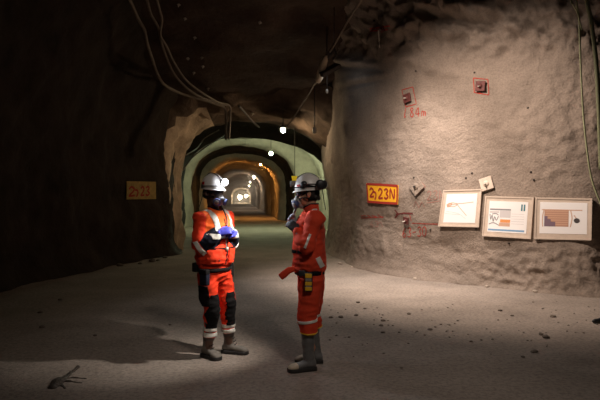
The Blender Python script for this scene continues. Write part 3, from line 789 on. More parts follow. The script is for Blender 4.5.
def make_boot(root, heel, toe, ankle, top, shaft_r, mats, name='boot', toe_cap=True, laces=False):
    heel, toe = Vector(heel), Vector(toe); heel.z = toe.z = 0
    d = (toe - heel).normalized(); s = Vector((d.y, -d.x, 0)); L = (toe - heel).length
    bm = bmesh.new()
    secs = [(.0, .034, .09), (.06, .041, .10), (.2, .043, .105), (.4, .041, .10), (.55, .044, .085), (.7, .05, .074), (.84, .049, .066), (.94, .038, .054), (1.0, .02, .036)]
    loops = []
    for t, w, h in secs:
        c = heel + d * (L * t)
        loops.append([c + s * (w * math.copysign(abs(math.cos(q)) ** .75, math.cos(q))) + UP * (.028 + (h - .028) * (.5 + .5 * math.copysign(abs(math.sin(q)) ** .8, math.sin(q)))) for q in [2 * math.pi * i / 18 for i in range(18)]])
    rings(bm, loops)
    ak = Vector(ankle); topv = Vector(top)
    base = heel + d * L * .24
    tube(bm, [base + UP * .06, base + UP * .11, (base + UP * .16).lerp(Vector((ak.x, ak.y, .16)), .6), Vector((ak.x, ak.y, .16)).lerp(topv, .5), topv], [(.045, .055), (.044, .052), (.047, .053), (shaft_r * .95, shaft_r), (shaft_r, shaft_r * 1.03)], 18, ref=s, round_ends=False)
    me = remesh(bm, .007, 5, .004, 16, heel.x * 9)
    b = link(name, me, mats[0], root)
    bm = bmesh.new()
    loops = []
    for z, k in ((0.0, 1.0), (.012, 1.03), (.03, 1.02), (.036, .97)):
        loops.append([])
        path = [(t, w) for t, w, h in secs]
        for t, w in path: loops[-1].append(heel + d * (L * (t * 1.02 - .01)) + s * (w + .006) * k + UP * z)
        for t, w in path[::-1]: loops[-1].append(heel + d * (L * (t * 1.02 - .01)) - s * (w + .006) * k + UP * z)
    rings(bm, loops); build('sole', bm, mats[1], b)
    if toe_cap:
        c = heel + d * (L * .86) + UP * .05
        patch('toe_cap', me, c, d * L * .17, s * .08, UP * .06, mats[2], b, off=.003)
    if laces:
        bm = bmesh.new()
        for i in range(5):
            z = .1 + i * .03
            c = (base + d * (.075 - .012 * i) + UP * z)
            tube(bm, [c - s * .025 + UP * .004, c + d * .008, c + s * .025 - UP * .004], [.004, .004, .004], 6)
        build('laces', bm, M['black_cloth'], b)
    # cuff ring
    t = (topv - Vector((ak.x, ak.y, .16))).normalized()
    patch('cuff', me, topv - t * (.05 if laces else .02), t * (.055 if laces else .022), s * .12, d * .12, mats[3], b, off=.004)
    return b

def make_head(root, hf, skin, hairm, helmet, body_bm):
    """adds the head to body_bm; returns nothing"""
    f, r, u, p = hf.f, hf.r, hf.u, hf.p
    ball(body_bm, p(-.008, 0, .01), f * .098, r * .078, u * .102, 18, 11)
    ball(body_bm, p(.022, 0, -.055), f * .07, r * .06, u * .078, 16, 9)
    ball(body_bm, p(.058, 0, -.1), f * .028, r * .03, u * .025, 10, 7)      # chin
    tube(body_bm, [p(.084, 0, .012), p(.098, 0, -.012), p(.112, 0, -.034)], [.01, .012, .016], 9)   # nose
    ball(body_bm, p(.1, 0, -.04), f * .014, r * .02, u * .011, 9, 6)
    for s in (1, -1):
        ball(body_bm, p(.072, s * .035, .022), f * .018, r * .026, u * .009, 9, 6)   # brow
        ball(body_bm, p(.05, s * .047, -.03), f * .03, r * .022, u * .022, 9, 6)     # cheek
        tube(body_bm, [p(-.012, s * .076, .012), p(-.022, s * .086, -.002), p(-.018, s * .088, -.022), p(-.006, s * .079, -.046)], [(.006, .012), (.007, .02), (.007, .018), (.006, .01)], 8, ref=r)   # ear
    for z in (-.066, -.076):
        tube(body_bm, [p(.078, -.024, z), p(.088, -.01, z + .001), p(.09, 0, z), p(.088, .01, z + .001), p(.078, .024, z)], [.005, .0065, .0065, .0065, .005], 7)
def eyes(root, hf):
    for s in (1, -1):
        bm = bmesh.new(); ball(bm, hf.p(.078, s * .032, .0), hf.f * .011, hf.r * .013, hf.u * .009, 10, 7); e = build('eye', bm, M['eye'], root)
        bm = bmesh.new(); ball(bm, hf.p(.0872, s * .032, .0), hf.f * .003, hf.r * .006, hf.u * .006, 8, 5); build('pupil', bm, M['black_plastic'], e)
def glasses(root, hf):
    bm = bmesh.new()
    loops = []
    for i in range(13):
        t = -1.25 + 2.5 * i / 12
        c = hf.p(.012 + .098 * math.cos(t) * 1.0, .084 * math.sin(t), .0)
        n = (hf.f * math.cos(t) + hf.r * math.sin(t)).normalized()
        h = .021 * (1 - .35 * math.exp(-(t / .12) ** 2)) * (1 if abs(t) < .95 else .55)
        loops.append([c + hf.u * h, c + hf.u * h + n * .003, c - hf.u * h + n * .003, c - hf.u * h])
    rings(bm, loops)
    g = build('safety_glasses', bm, M['glass_dark'], root, smooth=True)
    bm = bmesh.new()
    for s in (1, -1): tube(bm, [hf.p(.045, s * .082, .004), hf.p(-.02, s * .083, .008)], [.004, .004], 6)
    build('temple', bm, M['black_plastic'], g)
def respirator(root, hf, fm, body_m, lens_col=None):
    bm = bmesh.new()
    tube(bm, [hf.p(.078, 0, -.012), hf.p(.094, 0, -.035), hf.p(.1, 0, -.062), hf.p(.085, 0, -.1), hf.p(.06, 0, -.12)], [(.02, .03), (.036, .034), (.046, .042), (.045, .04), (.032, .03)], 14, ref=hf.r)
    tube(bm, [hf.p(.1, 0, -.06), hf.p(.145, 0, -.07)], [.024, .021], 12)
    me = remesh(bm, .006, 4); m = link('respirator', me, body_m, root)
    for s in (1, -1):
        a = hf.p(.096, s * .035, -.084); n = (hf.f * .66 + hf.r * s * .62 - hf.u * .38).normalized()
        bm = bmesh.new(); tube(bm, [a, a + n * .02, a + n * .021, a + n * .045, a + n * .048], [.024, .024, .037, .038, .033], 18, round_ends=False)
        c = build('filter_cartridge', bm, fm, m)
        bm = bmesh.new(); tube(bm, [a + n * .047, a + n * .052], [.026, .026], 16, round_ends=False); build('filter_cap', bm, M['grey_plastic'], c)
        bm = bmesh.new()
        tube(bm, spline([hf.p(.075, s * .05, -.05), hf.p(.03, s * .075, -.04), hf.p(-.03, s * .084, -.05), hf.p(-.085, s * .04, -.045), hf.p(-.1, 0, -.045)], 4), [(.003, .008)] * 17, 6, ref=hf.r)
        tube(bm, spline([hf.p(.078, s * .045, -.03), hf.p(.03, s * .076, -.005), hf.p(-.02, s * .086, .02)], 4), [(.003, .007)] * 9, 6, ref=hf.r)
        build('strap', bm, M['black_cloth'], m)
    bm = bmesh.new(); tube(bm, [hf.p(.14, 0, -.07), hf.p(.15, 0, -.071)], [.018, .016], 12, round_ends=False); build('exhale_valve', bm, M['grey_plastic'], m)
    return m
def helmet(root, hf, stick, lit, muffs):
    f, r, u, p = hf.f, hf.r, hf.u, hf.p
    bm = bmesh.new()
    def loop(z, a, b, fo=0): return ell(p(fo, 0, z), f * a, r * b, 36)
    prof = [(.03, .118, .1), (.034, .126, .108), (.05, .127, .109), (.08, .125, .107), (.115, .114, .098), (.145, .093, .08), (.165, .066, .056), (.178, .036, .03), (.182, .01, .008)]
    outer = [loop(z, a, b, -.004) for z, a, b in prof]
    inner = [loop(z - .004, a - .006, b - .006, -.004) for z, a, b in prof[::-1]]
    rings(bm, outer + inner, cap=True)
    # ridge along the crown
    for off in (-.025, 0, .025):
        P = [p(-.004 + .1 * math.cos(t), off, .078 + .1 * math.sin(t)) for t in [math.pi * (.12 + .76 * i / 10) for i in range(11)]]
        tube(bm, P, [(.008, .007)] * 11, 8, ref=r)
    h = build('helmet', bm, M['white_plastic'], root)
    h['label'] = 'white hard hat'
    # brim with a longer peak in front
    bm = bmesh.new(); l1 = []; l2 = []; l3 = []; l4 = []
    for i in range(40):
        t = 2 * math.pi * i / 40; c, s = math.cos(t), math.sin(t)
        ext = .007 + .024 * max(0, c) ** 3
        n = f * c * 1.0 + r * s
        q = p(-.004, 0, .036) + f * .122 * c + r * .105 * s
        l1.append(q); l2.append(q + n * ext - u * (.008 + .012 * max(0, c))); l3.append(q + n * ext - u * (.013 + .012 * max(0, c))); l4.append(q - u * .008)
    rings(bm, [l1, l2, l3, l4, l1], cap=False); build('brim', bm, M['white_plastic'], h)
    # sticker
    if stick:
        for (ang, z, wd, hh) in stick:
            bm = bmesh.new(); lo = []
            for i in range(6):
                t = ang + wd * (i / 5 - .5)
                n = (f * math.cos(t) + r * math.sin(t)).normalized()
                q0 = p(-.004, 0, z - hh) + f * .129 * math.cos(t) + r * .111 * math.sin(t); q1 = p(-.004, 0, z + hh) + f * .1265 * math.cos(t) + r * .1085 * math.sin(t)
                lo.append([q0, q0 + n * .003, q1 + n * .003, q1])
            rings(bm, lo); build('sticker', bm, M['red_sticker'], h, smooth=False)['label'] = 'red sticker'
    # headband strap round the shell
    bm = bmesh.new(); P = [p(-.004, 0, .058) + f * .13 * math.cos(t) + r * .112 * math.sin(t) for t in [2 * math.pi * i / 40 for i in range(41)]]
    tube(bm, P, [(.004, .008) if not lit else (.003, .006)] * 41, 6, ref=None, round_ends=False); build('lamp_strap', bm, M['black_cloth'] if muffs else M['grey_plastic'], h)
    # cap lamp
    lp = p(.128 if muffs else .138, 0, .1); ln = (f - u * .12).normalized()
    bm = bmesh.new(); (rings(bm, [ell(lp + ln * z, r * q, u * q, 18) for z, q in ((-.02, .02), (0, .025), (.02, .027), (.034, .027), (.034, .022), (.018, .021))]) if muffs else tube(bm, [lp - ln * .02, lp, lp + ln * .02, lp + ln * .03], [.022, .026, .029, .029], 16, round_ends=False)); obox(bm, lp - ln * .02 - u * .03, f * .01, r * .018, u * .025, .004)
    L = build('headlamp', bm, M['black_plastic'] if not lit else M['grey_plastic'], h)
    bm = bmesh.new()
    if muffs: tube(bm, [lp + ln * .02, lp + ln * .026], [.02, .02], 16, round_ends=False)
    else: tube(bm, [lp + ln * .027, lp + ln * .036, lp + ln * .046], [.031, .03, .02], 16, round_ends=False)
    build('lens', bm, glow('headlamp_glow', (.85, .9, 1), lit), L)
    # lamp cord over the crown to the back
    bm = bmesh.new(); tube(bm, spline([lp - ln * .03 + u * .01, p(.09, .02, .155), p(0, .03, .19), p(-.09, .02, .15), p(-.13, .01, .06), p(-.14, .02, -.05), p(-.15, .05, -.16)], 5), [.004] * 31, 6); build('lamp_cord', bm, M['black_plastic'], h)
    if muffs:
        for s in (1, -1):
            a = p(-.085, s * .1, .085); c = p(-.125, s * .085, .075)
            n = (r * s + f * -.35).normalized()
            bm = bmesh.new(); tube(bm, [c - n * .005, c + n * .012, c + n * .04, c + n * .048], [.035, .045, .043, .028], 18, flat=1.0, round_ends=False)
            mu = build('earmuff', bm, M['black_plastic'], h); mu['label'] = 'black ear defender swung to the back of the helmet'
            bm = bmesh.new(); tube(bm, [c - n * .02, c - n * .004], [.032, .036], 16, round_ends=False); build('cushion', bm, M['grey_rubber'], mu)
            b = p(.02, s * .112, .082)
            bm = bmesh.new(); tube(bm, [b - r * s * .01, b + r * s * .015], [.033, .029], 14, round_ends=False); tube(bm, [b + r * s * .012, p(-.05, s * .122, .08), c + n * .03], [(.006, .006)] * 3, 8); build('muff_arm', bm, M['black_plastic'], mu)
    return lp, ln

def garment_limb(bm, pts, radii, **k): tube(bm, pts, radii, 18, **k)

def make_person(D0, px0, fang, hang, P):
    gx = (px0 - 300) / F * D0
    base = CF * D0 + CR * gx
    V = Vector
    T = Frame((P['torso'][0], P['torso'][1], 0), fang)
    hf = Frame(P['head'], hang, P.get('headup', (0, 0, 1)))
    sh = {s: V(P['sh' + s]) for s in 'RL'}; el = {s: V(P['el' + s]) for s in 'RL'}; wr = {s: V(P['wr' + s]) for s in 'RL'}
    hip = {s: V(P['hip' + s]) for s in 'RL'}; kn = {s: V(P['kn' + s]) for s in 'RL'}; an = {s: V(P['an' + s]) for s in 'RL'}
    heel = {s: V((*P['heel' + s], 0)) for s in 'RL'}; toe = {s: V((*P['toe' + s], 0)) for s in 'RL'}
    neck0 = T.p(P.get('neckf', .0), 0, 1.42)
    # ---- body: one continuous surface
    bm = bmesh.new()
    tube(bm, [T.p(0, 0, .84), T.p(0, 0, .95), T.p(.005, 0, 1.08), T.p(.005, 0, 1.25), T.p(0, 0, 1.38), neck0], [(.155, .105), (.15, .1), (.14, .095), (.16, .105), (.165, .09), (.08, .07)], 18, ref=T.r)
    tube(bm, [neck0 - UP * .03, neck0.lerp(hf.p(-.02, 0, -.08), .6), hf.p(-.015, 0, -.05)], [.06, .055, .056], 14)
    make_head(None, hf, None, None, None, bm)
    for s in 'RL':
        tube(bm, [sh[s].lerp(neck0, .35), sh[s], sh[s].lerp(el[s], .5), el[s], el[s].lerp(wr[s], .35), wr[s]], [.055, .056, .047, .039, .038, .026], 12)
        tube(bm, [hip[s] + UP * .02, hip[s].lerp(kn[s], .5), kn[s], kn[s].lerp(an[s], .35), an[s]], [.085, .072, .055, .055, .04], 12)
        tube(bm, [an[s], V((an[s].x, an[s].y, .06)), heel[s].lerp(toe[s], .8) + UP * .045], [.036, .035, .026], 10)
        hd, hn, curl, th = P['hand' + s]
        hand(bm, wr[s], hd, hn, curl, th, .78)
    me = remesh(bm, .0065, 3)
    body = link('person', me, M[P['skin']]); body.location = base; body.rotation_euler = (0, 0, -A)
    tag(body, P['label'], 'person', 'mine workers talking in the junction')
    eyes(body, hf)
    # hair: back and sides under the helmet
    bm = bmesh.new()
    ball(bm, hf.p(-.014, 0, .008), hf.f * .1, hf.r * .083, hf.u * .104, 18, 11)
    tube(bm, [hf.p(-.075, -.045, -.04), hf.p(-.092, 0, -.05), hf.p(-.075, .045, -.04)], [.022, .026, .022], 10)
    me2 = remesh(bm, .007, 3)
    b2 = bmesh.new(); b2.from_mesh(me2)
    bmesh.ops.delete(b2, geom=[fc for fc in b2.faces if (fc.calc_center_median() - hf.o).dot(hf.f) > .012 - .25 * max(0, -(fc.calc_center_median() - hf.o).dot(hf.u)) and (fc.calc_center_median() - hf.o).dot(hf.u) < .05], context='FACES')
    build('hair', b2, M['hair'], body)
    # ---- trousers
    tm = M[P['cloth']]
    bm = bmesh.new()
    hc = (hip['R'] + hip['L']) / 2
    tube(bm, [hc + UP * -.03, hc + UP * .06, T.p(0, 0, .99)], [(.17, .125), (.178, .13), (.17, .12)], 20, ref=T.r)
    for s in 'RL':
        hz = P['hem']
        t = (an[s].z - hz) / (an[s].z - kn[s].z)
        hem = an[s].lerp(kn[s], t)
        b = P.get('baggy', 1)
        tube(bm, [hip[s] + UP * .0, hip[s].lerp(kn[s], .3), hip[s].lerp(kn[s], .65), kn[s] + T.f * .012, kn[s].lerp(hem, .5), hem], [(.105 * b, .115 * b), (.102 * b, .108 * b), (.09 * b, .095 * b), (.082 * b, .088 * b), (.079 * b * P.get('cuff', 1), .083 * b * P.get('cuff', 1)), (.078 * b * P.get('cuff', 1), .083 * b * P.get('cuff', 1))], 18, ref=T.r, round_ends=False)
    tme = remesh(bm, .009, 4, .015, 9, 1 + D0)
    tr = link('trousers', tme, tm, body)
    # ---- jacket
    bm = bmesh.new()
    jb = P.get('jb', 1)
    prof = [(.915, .186, .142), (.94, .198, .155), (.99, .205, .162), (1.08, .2, .158), (1.2, .2, .152), (1.3, .205, .148), (1.36, .195, .135), (1.415, .155, .112), (1.46, .1, .09)]
    tube(bm, [T.p(P['lean'] * (z - .92) + .012 * math.sin((z - .9) * 5), 0, z + P['jz'] * sstep(1.3, .92, z)) for z, a, b in prof], [(a * jb, b * jb) for z, a, b in prof], 26, ref=T.r, round_ends=False, e=2.25)
    for s in 'RL':
        tube(bm, [sh[s].lerp(neck0, .45), sh[s], sh[s].lerp(el[s], .5), el[s]], [.07, .084, .074, .07], 16)
        tube(bm, [el[s], el[s].lerp(wr[s], .35), wr[s].lerp(el[s], .1)], [.07, .062, .046], 16, round_ends=True)
    jme = remesh(bm, .008, 4, .016, 10, 5 + D0)
    ja = link('jacket', jme, tm, body)
    # collar
    bm = bmesh.new()
    lo = []
    for i in range(28):
        t = 2 * math.pi * i / 28
        c, s = math.cos(t), math.sin(t)
        drop = .03 * max(0, c)
        q = neck0 + T.f * (.082 * c) + T.r * (.085 * s)
        ch = P.get('collar_h', .085)
        lo.append((q + UP * (.02 - drop), q * 1 + UP * (ch - drop * 1.2) + (T.f * c + T.r * s) * -.012, q + UP * (ch + .003 - drop * 1.2) + (T.f * c + T.r * s) * -.02, q + UP * (.02 - drop) + (T.f * c + T.r * s) * -.012))
    rings(bm, [[l[k] for l in lo] for k in (0, 1, 2, 3, 0)], cap=False)
    col_ = build('collar', bm, M[P['collar']], ja)
    bm = bmesh.new()
    tube(bm, [l[1] + UP * .002 for l in lo] + [lo[0][1] + UP * .002], [.006] * 29, 6, round_ends=False); build('collar_edge', bm, M['navy_cloth'], col_)
    # ---- gloves
    for s in 'RL':
        hd, hn, curl, th = P['hand' + s]
        bm = bmesh.new(); hand(bm, wr[s], hd, hn, curl, th, 1.06)
        d = (el[s] - wr[s]).normalized()
        tube(bm, [wr[s] - d * .01, wr[s] + d * .05], [.032, .04], 14, round_ends=False)
        g = link('glove', remesh(bm, .0042, 2), M[P['glove'][s]], body)
        patch('glove_cuff', g.data, wr[s] + d * .045, d * .012, T.r * .08 + UP * .02, d.cross(T.r * .08 + UP * .02).normalized() * .08, M['black_cloth' if P['glove'][s] == 'blue_glove' else 'grey_glove'], g, off=.003)
    # ---- boots
    for s in 'RL':
        top = an[s].lerp(kn[s], (P['boot_top'] - an[s].z) / (kn[s].z - an[s].z))
        make_boot(body, heel[s], toe[s], an[s], top, P['shaft'], [M[k] for k in P['boot']], toe_cap=P['toecap'], laces=P['laces'])
    glasses(body, hf)
    respirator(body, hf, M[P['filter']], M[P['maskm']])
    lp, ln = helmet(body, hf, P['stick'], P['lit'], P['muffs'])
    return body, T, hf, tr, ja, sh, el, wr, hip, kn, an, lp, ln, neck0

# ---- the worker on the left, turned three quarters to the camera
fangA = math.radians(-35)
TA = Frame((0, 0, 0), fangA)
def ta(o, f, r, u): return tuple(Frame(o, fangA).p(f, r, u))
PA = dict(label='worker in bright red suit with lit headlamp and blue gloves', skin='skin_dark', cloth='red_cloth', collar='orange_cloth', torso=(-.01, .0), lean=0.0, jz=.025, neckf=.015,
          head=(-.018, .0, 1.65), headup=(.02, 0, 1),
          shR=(-.112, -.14, 1.4), shL=(.09, .14, 1.4), elR=(-.125, -.175, 1.115), elL=(.13, .18, 1.12), wrR=(.075, -.2, 1.25), wrL=(.195, -.05, 1.245),
          hipR=(-.062, -.075, .86), hipL=(.045, .075, .86), knR=(-.035, -.045, .5), knL=(.1, .125, .5), anR=(-.068, .04, .1), anL=(.118, .2, .1),
          heelR=(-.13, .095), toeR=(.055, -.075), heelL=(.048, .225), toeL=(.31, .15),
          handR=((.85, .05, .35), (.25, .75, -.5), .75, 1), handL=((-.1, -.85, .1), (-.75, .1, -.45), .7, -1),
          baggy=.93, cuff=.87, hem=.225, boot_top=.285, shaft=.054, boot=['boot_grey', 'sole', 'boot_grey', 'boot_dark'], toecap=True, laces=True, glove=dict(R='blue_glove', L='blue_glove'),
          filter='blue_filter', maskm='grey_rubber', stick=[(math.radians(100), .085, .32, .014)], lit=260, muffs=False)
A_ = make_person(5.77, 215, fangA, math.radians(-40), PA)
body, T, hf, tr, ja, sh, el, wr, hip, kn, an, lpA, lnA, neck0 = A_
jme, tme = ja.data, tr.data
# orange yoke over the chest and shoulders' front
def not_arm(s_): 
    return lambda c: True
patch('yoke', jme, T.p(.1, .03, 1.355), T.f * .15, T.r * .165, UP * .115, M['orange_cloth'], ja, nf=T.f, nmin=.15, off=.003)
for s_, k in (('R', 1), ('L', -1)):
    # brace-like tape from shoulder to waist, slanting
    d = (T.r * k * -.12 + UP * -1).normalized()
    c = T.p(.1, .105 * k, 1.37); w = d.cross(T.f).normalized()
    patch('reflective_tape', jme, c, d * .115, w * .026, T.f * .16, M['reflective'], ja, nf=(T.f + UP * .35).normalized(), nmin=.1, off=.006)
patch('reflective_tape', jme, T.p(.1, 0, 1.222), T.f * .16, T.r * .19, UP * .024, M['reflective'], ja, nf=T.f, nmin=.05, off=.006)
for s_ in 'RL':
    d = (wr[s_] - el[s_]).normalized(); c = el[s_].lerp(wr[s_], .06)
    x = d.orthogonal().normalized(); y = d.cross(x)
    patch('reflective_tape', jme, c, d * .022, x * .09, y * .09, M['reflective'], ja, off=.006, pred=lambda q, c=c, d=d: ((q - c) - d * (q - c).dot(d)).length < .09)
    d = (wr[s_] - el[s_]).normalized(); c = el[s_].lerp(wr[s_], .6); x = d.orthogonal().normalized(); y = d.cross(x)
    patch('forearm_patch', jme, c, d * .1, x * .075, y * .075, M['navy_cloth'], ja, off=.005, pred=lambda q, c=c, d=d: ((q - c) - d * (q - c).dot(d)).length < .085)
# hip pocket outlines, zip, pocket studs
patch('chest_seam', jme, T.p(.12, 0, 1.17), T.f * .15, T.r * .008, UP * .22, M['black_cloth'], ja, nf=T.f, nmin=.2, off=.005)
for k in (1, -1):
    p_ = patch('pocket', jme, T.p(.1, .105 * k, 1.03), T.f * .14, T.r * .082, UP * .07, M['red_cloth'], ja, nf=T.f, nmin=.0, off=.012)
    patch('pocket_flap', jme, T.p(.1, .105 * k, 1.103), T.f * .14, T.r * .085, UP * .006, M['black_cloth'], ja, nf=T.f, nmin=.0, off=.013)
    bm = bmesh.new(); ball(bm, T.p(.165 - .0, .1 * k, .99), T.f * .008, T.r * .008, UP * .008, 8, 5); build('stud', bm, M['black_plastic'], ja)
bm = bmesh.new()
P = []
for i in range(33):
    t = 2 * math.pi * i / 32; P.append(T.p(.158 * math.cos(t), .198 * math.sin(t), .915))
tube(bm, P, [(.008, .027)] * 33, 8, ref=None, round_ends=False)
bm.free()
bm = bmesh.new(); rings(bm, [ell(T.p(0, 0, z), T.f * a, T.r * b, 32, 2.2) for z, a, b in ((.872, .138, .18), (.877, .146, .188), (.905, .148, .19), (.91, .14, .184))]); build('belt', bm, M['black_cloth'], body)
# pouch and radio on the belt
bm = bmesh.new(); c = T.p(.07, .2, .83); obox(bm, c, T.f * .045, T.r * .028, UP * .075, .012); po = build('belt_pouch', bm, M['navy_cloth'], body)
bm = bmesh.new(); obox(bm, c + UP * .055 + T.r * .006, T.f * .047, T.r * .028, UP * .025, .008); build('pouch_flap', bm, M['black_cloth'], po)
bm = bmesh.new(); c = T.p(-.09, .165, .915); obox(bm, c, T.f * .03, T.r * .022, UP * .045, .01); build('belt_pouch', bm, M['black_cloth'], body)
bm = bmesh.new(); c = T.p(.03, -.195, .86); obox(bm, c, T.f * .04, T.r * .025, UP * .07, .012); build('belt_pouch', bm, M['black_cloth'], body)
# little gauge clipped below the hands
bm = bmesh.new(); tube(bm, [T.p(.185, .02, 1.1), T.p(.2, .02, 1.1)], [.02, .018], 14, round_ends=False); tube(bm, [T.p(.18, .02, 1.11), T.p(.19, .03, 1.2)], [.004, .004], 6); build('gas_meter', bm, M['metal_light'], body)
bm = bmesh.new(); tube(bm, spline([hf.p(.09, -.02, -.12), T.p(.14, -.03, 1.4), T.p(.165, -.01, 1.3), T.p(.2, .0, 1.2)], 5), [.006] * 16, 8); build('radio_cord', bm, M['black_plastic'], body)
for s_, k in (('R', 1), ('L', -1)):
    d = (an[s_] - kn[s_]).normalized()
    hem = kn[s_].lerp(an[s_], (kn[s_].z - .225) / (kn[s_].z - an[s_].z))
    def nearleg(q, s_=s_): 
        return abs((q - kn[s_]).dot(T.r)) < .14 and (q - kn[s_]).length < (q - kn['L' if s_ == 'R' else 'R']).length + .02
    for t in (.03, .085):
        patch('reflective_tape', tme, hem - d * t, d * .02, T.r * .12, T.f * .12, M['reflective'], tr, off=.005, pred=nearleg)
    patch('knee_patch', tme, kn[s_] + UP * -.02, UP * .17, T.r * .075, T.f * .12, M['black_cloth'], tr, nf=(T.f + T.r * .25 * k).normalized(), nmin=.25, off=.006, pred=nearleg)
    patch('thigh_pocket', tme, kn[s_] + UP * .14 + T.r * k * .06, UP * .1, T.r * .07, T.f * .06, M['black_cloth' if s_ == 'R' else 'red_cloth'], tr, nf=T.r * k, nmin=.35, off=.01, pred=nearleg)

# ---- the worker on the right, in profile facing left
fangB = math.radians(176)
PB = dict(label='worker in shade-toned red suit and tan-toed rubber boots, seen in profile', skin='skin_tan', cloth='red_cloth_shaded', collar='red_cloth_shaded', torso=(-.002, .0), lean=-.03, jz=.0, neckf=-.012,
          head=(-.018, .0, 1.635), headup=(-.05, 0, 1),
          shR=(.04, .185, 1.425), shL=(.05, -.175, 1.425), elR=(-.05, .225, 1.17), elL=(-.04, -.25, 1.16), wrR=(-.14, .06, 1.325), wrL=(-.125, -.17, 1.3),
          hipR=(.02, .085, .86), hipL=(.005, -.085, .86), knR=(.02, .15, .5), knL=(-.02, -.07, .5), anR=(.045, .215, .1), anL=(-.02, -.03, .1),
          heelR=(.125, .215), toeR=(-.14, .2), heelL=(.05, -.015), toeL=(-.2, -.105),
          handR=((-.35, -.35, .8), (.3, -.85, -.2), .6, 1), handL=((-.55, .45, .6), (-.1, .85, -.4), .55, -1),
          hem=.36, boot_top=.395, shaft=.06, boot=['boot_rubber', 'sole', 'boot_toe', 'black_plastic'], toecap=True, laces=False, glove=dict(R='grey_glove', L='dark_glove'),
          filter='blue_filter', maskm='grey_plastic', stick=[(math.radians(-52), .075, .36, .01)], lit=3, muffs=True, collar_h=.115, baggy=1.04, jb=.96)
B_ = make_person(5.42, 310, fangB, math.radians(172), PB)
body, T, hf, tr, ja, sh, el, wr, hip, kn, an, lpB, lnB, neck0 = B_
jme, tme = ja.data, tr.data
d = (el['L'] - sh['L']).normalized(); c = sh['L'].lerp(el['L'], .8); x = d.orthogonal().normalized(); y = d.cross(x)
patch('reflective_tape', jme, c, (T.f * .93 + UP * .36).normalized() * .01, (UP * .93 - T.f * .36).normalized() * .065, T.r * .12, M['reflective'], ja, nf=-T.r, nmin=.2, off=.006, pred=lambda q: (q - T.o).dot(T.r) < -.15)
patch('reflective_tape', jme, T.p(-.1, -.1, 1.01), (T.f * .9 - UP * .4) .normalized() * .02, (UP * .9 + T.f * .4).normalized() * .05, T.r * .12, M['reflective'], ja, nf=(-T.r - T.f * .6).normalized(), nmin=.2, off=.006)
patch('reflective_tape', jme, T.p(-.05, -.08, 1.42), T.f * .022, T.r * .09, UP * .09, M['reflective'], ja, nf=UP - T.f * .3, nmin=.3, off=.005)
for f0 in (.1, .155):
    patch('pocket_slot', jme, T.p(f0 - .02, -.1, 1.105), T.f * .022, T.r * .14, UP * .014, M['black_cloth'], ja, nf=(T.f - T.r).normalized(), nmin=.1, off=.006)
bm = bmesh.new(); rings(bm, [ell(T.p(.0, 0, z), T.f * a, T.r * b, 32, 2.2) for z, a, b in ((.885, .13, .17), (.892, .14, .182), (.925, .142, .184), (.932, .135, .178))]); build('belt', bm, M['black_cloth'], body)
# loose strap end sticking forward
bm = bmesh.new(); tube(bm, [T.p(.12, -.1, .945), T.p(.18, -.12, .935), T.p(.235, -.13, .89), T.p(.26, -.13, .87)], [(.008, .02), (.01, .03), (.009, .034), (.007, .03)], 8, ref=T.r); build('loose_waist_tie', bm, M['red_cloth_shaded'], body)
# yellow gas monitor on the belt
c = T.p(.0, -.205, .84)
bm = bmesh.new(); obox(bm, c, T.f * .036, T.r * .022, UP * .085, .01); gm = build('belt_gas_monitor', bm, M['black_plastic'], body)
bm = bmesh.new(); obox(bm, c - T.r * .016 + UP * .058, T.f * .03, T.r * .01, UP * .02, .004); obox(bm, c - T.r * .016 - UP * .012, T.f * .03, T.r * .01, UP * .017, .004); obox(bm, c - T.r * .016 - UP * .058, T.f * .03, T.r * .01, UP * .017, .004); build('yellow_case', bm, M['yellow_plastic'], gm, smooth=False)
bm = bmesh.new(); obox(bm, c - T.r * .018 + UP * .022, T.f * .028, T.r * .008, UP * .012, .003); obox(bm, c - T.r * .018 - UP * .036, T.f * .026, T.r * .008, UP * .005, .002); build('display', bm, M['grey_plastic'], gm, smooth=False)
bm = bmesh.new(); obox(bm, T.p(.06, -.195, .915), T.f * .03, T.r * .02, UP * .025, .006); build('belt_clip', bm, M['black_plastic'], body)
for s_ in 'RL':
    dd = (an[s_] - kn[s_]).normalized()
    def nearleg(q, s_=s_):
        return (q - kn[s_]).length < (q - kn['L' if s_ == 'R' else 'R']).length + .02
    patch('reflective_tape', tme, kn[s_] + dd * .03 , (dd - T.f * .12).normalized() * .012, T.r * .13, T.f * .13, M['reflective'], tr, off=.005, pred=nearleg)
    hem = kn[s_].lerp(an[s_], (kn[s_].z - .36) / (kn[s_].z - an[s_].z))
    patch('hem_piping', tme, hem - dd * .0, dd * .008, T.r * .13, T.f * .13, M['yellow_plastic'], tr, off=.006, pred=nearleg)
# breathing hose held between mask and hands
bm = bmesh.new(); tube(bm, spline([hf.p(.13, 0, -.08), hf.p(.12, -.01, -.13), Vector(PB['wrR']) + Vector((-.03, -.03, .08))], 6), [.012] * 13, 8); build('radio_microphone_cord', bm, M['grey_plastic'], body)

# ------------------------------------------------------------------ light
def spot(name, loc, target, power, col, angle, blend, r=.05):
    l = bpy.data.lights.new(name, 'SPOT'); l.energy = power; l.color = col; l.spot_size = math.radians(angle); l.spot_blend = blend; l.shadow_soft_size = r
    o = bpy.data.objects.new(name, l); COL.objects.link(o); o.location = loc
    o.rotation_euler = (Vector(target) - Vector(loc)).to_track_quat('-Z', 'Y').to_euler(); return o
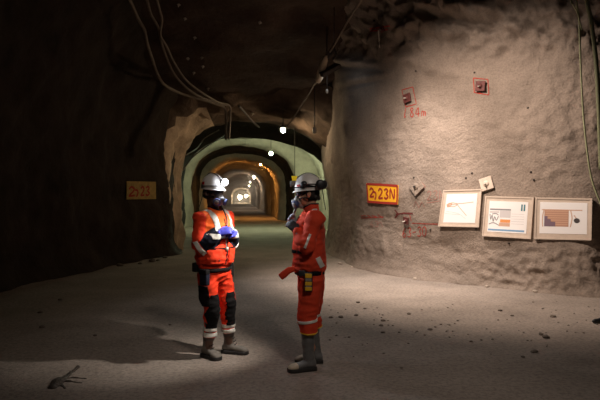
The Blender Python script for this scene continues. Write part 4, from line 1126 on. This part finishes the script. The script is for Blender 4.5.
# floodlight beam towards the pillar and the floor in front of it
lf = fp + mid + nn * .16 + side * .16
spot('floodlight_beam', lf, W(372, 297.5, 9.28), 200, (.85, .92, 1), 84, .9, .12)
# added fill spot above the frame, brightening the floor at the pillar foot
spot('floor_fill', CAM + CF * 9.7 + CR * 1.7 + UP * 3.8, CAM + CF * 11.4 + CR * 1.85 - UP * 1.6, 900, (1, .87, .78), 66, .9, .1)
# added main spot above the frame, trained on the pillar; no fitting there
spot('pillar_fill', W(300, 0, 8) * 0 + CAM + CF * 8.2 + CR * .7 + UP * 3.2, W(478, 212, 10.2), 1180, (1, .82, .69), 106, .95, .07)
# added fill spot high above the camera, for the workers and foreground
spot('front_fill', Vector((1.6, .5, 5.2)), Vector((.85, 5.7, .3)), 270, (1, .86, .76), 57, .9, .2)
def toworld(body, p): return Matrix.Translation(body.location) @ Matrix.Rotation(-A, 4, 'Z') @ p
pB = toworld(B_[0], lpB + lnB * .05); tgt = toworld(A_[0], Vector((.0, 0, .75)))
spot('headlamp_beam', pB, tgt, 95, (1, .93, .85), 66, .9, .02)
pA = toworld(A_[0], lpA + lnA * .05); tgtA = toworld(A_[0], lpA + lnA * 2 - UP * .35)
spot('headlamp_beam', pA, tgtA, 25, (.85, .92, 1), 70, .8, .02)

w = bpy.data.worlds.new('World'); SC.world = w; w.use_nodes = True
w.node_tree.nodes['Background'].inputs[0].default_value = (.05, .04, .035, 1); w.node_tree.nodes['Background'].inputs[1].default_value = .0

# ------------------------------------------------------------------ camera
cd = bpy.data.cameras.new('camera'); cam = bpy.data.objects.new('camera', cd); COL.objects.link(cam)
cam.location = CAM; cam.rotation_euler = (math.pi / 2, 0, -A)
cd.sensor_width = 36; cd.lens = 36 * F / 600; cd.shift_y = (HY - 200) / 600; cd.clip_start = .05; cd.clip_end = 500
SC.camera = cam
SC.view_settings.view_transform = 'Standard'; SC.view_settings.look = 'None'; SC.view_settings.gamma = 1; SC.view_settings.exposure = .2
SC.view_settings.use_curve_mapping = False
SC.cycles.use_denoising = True
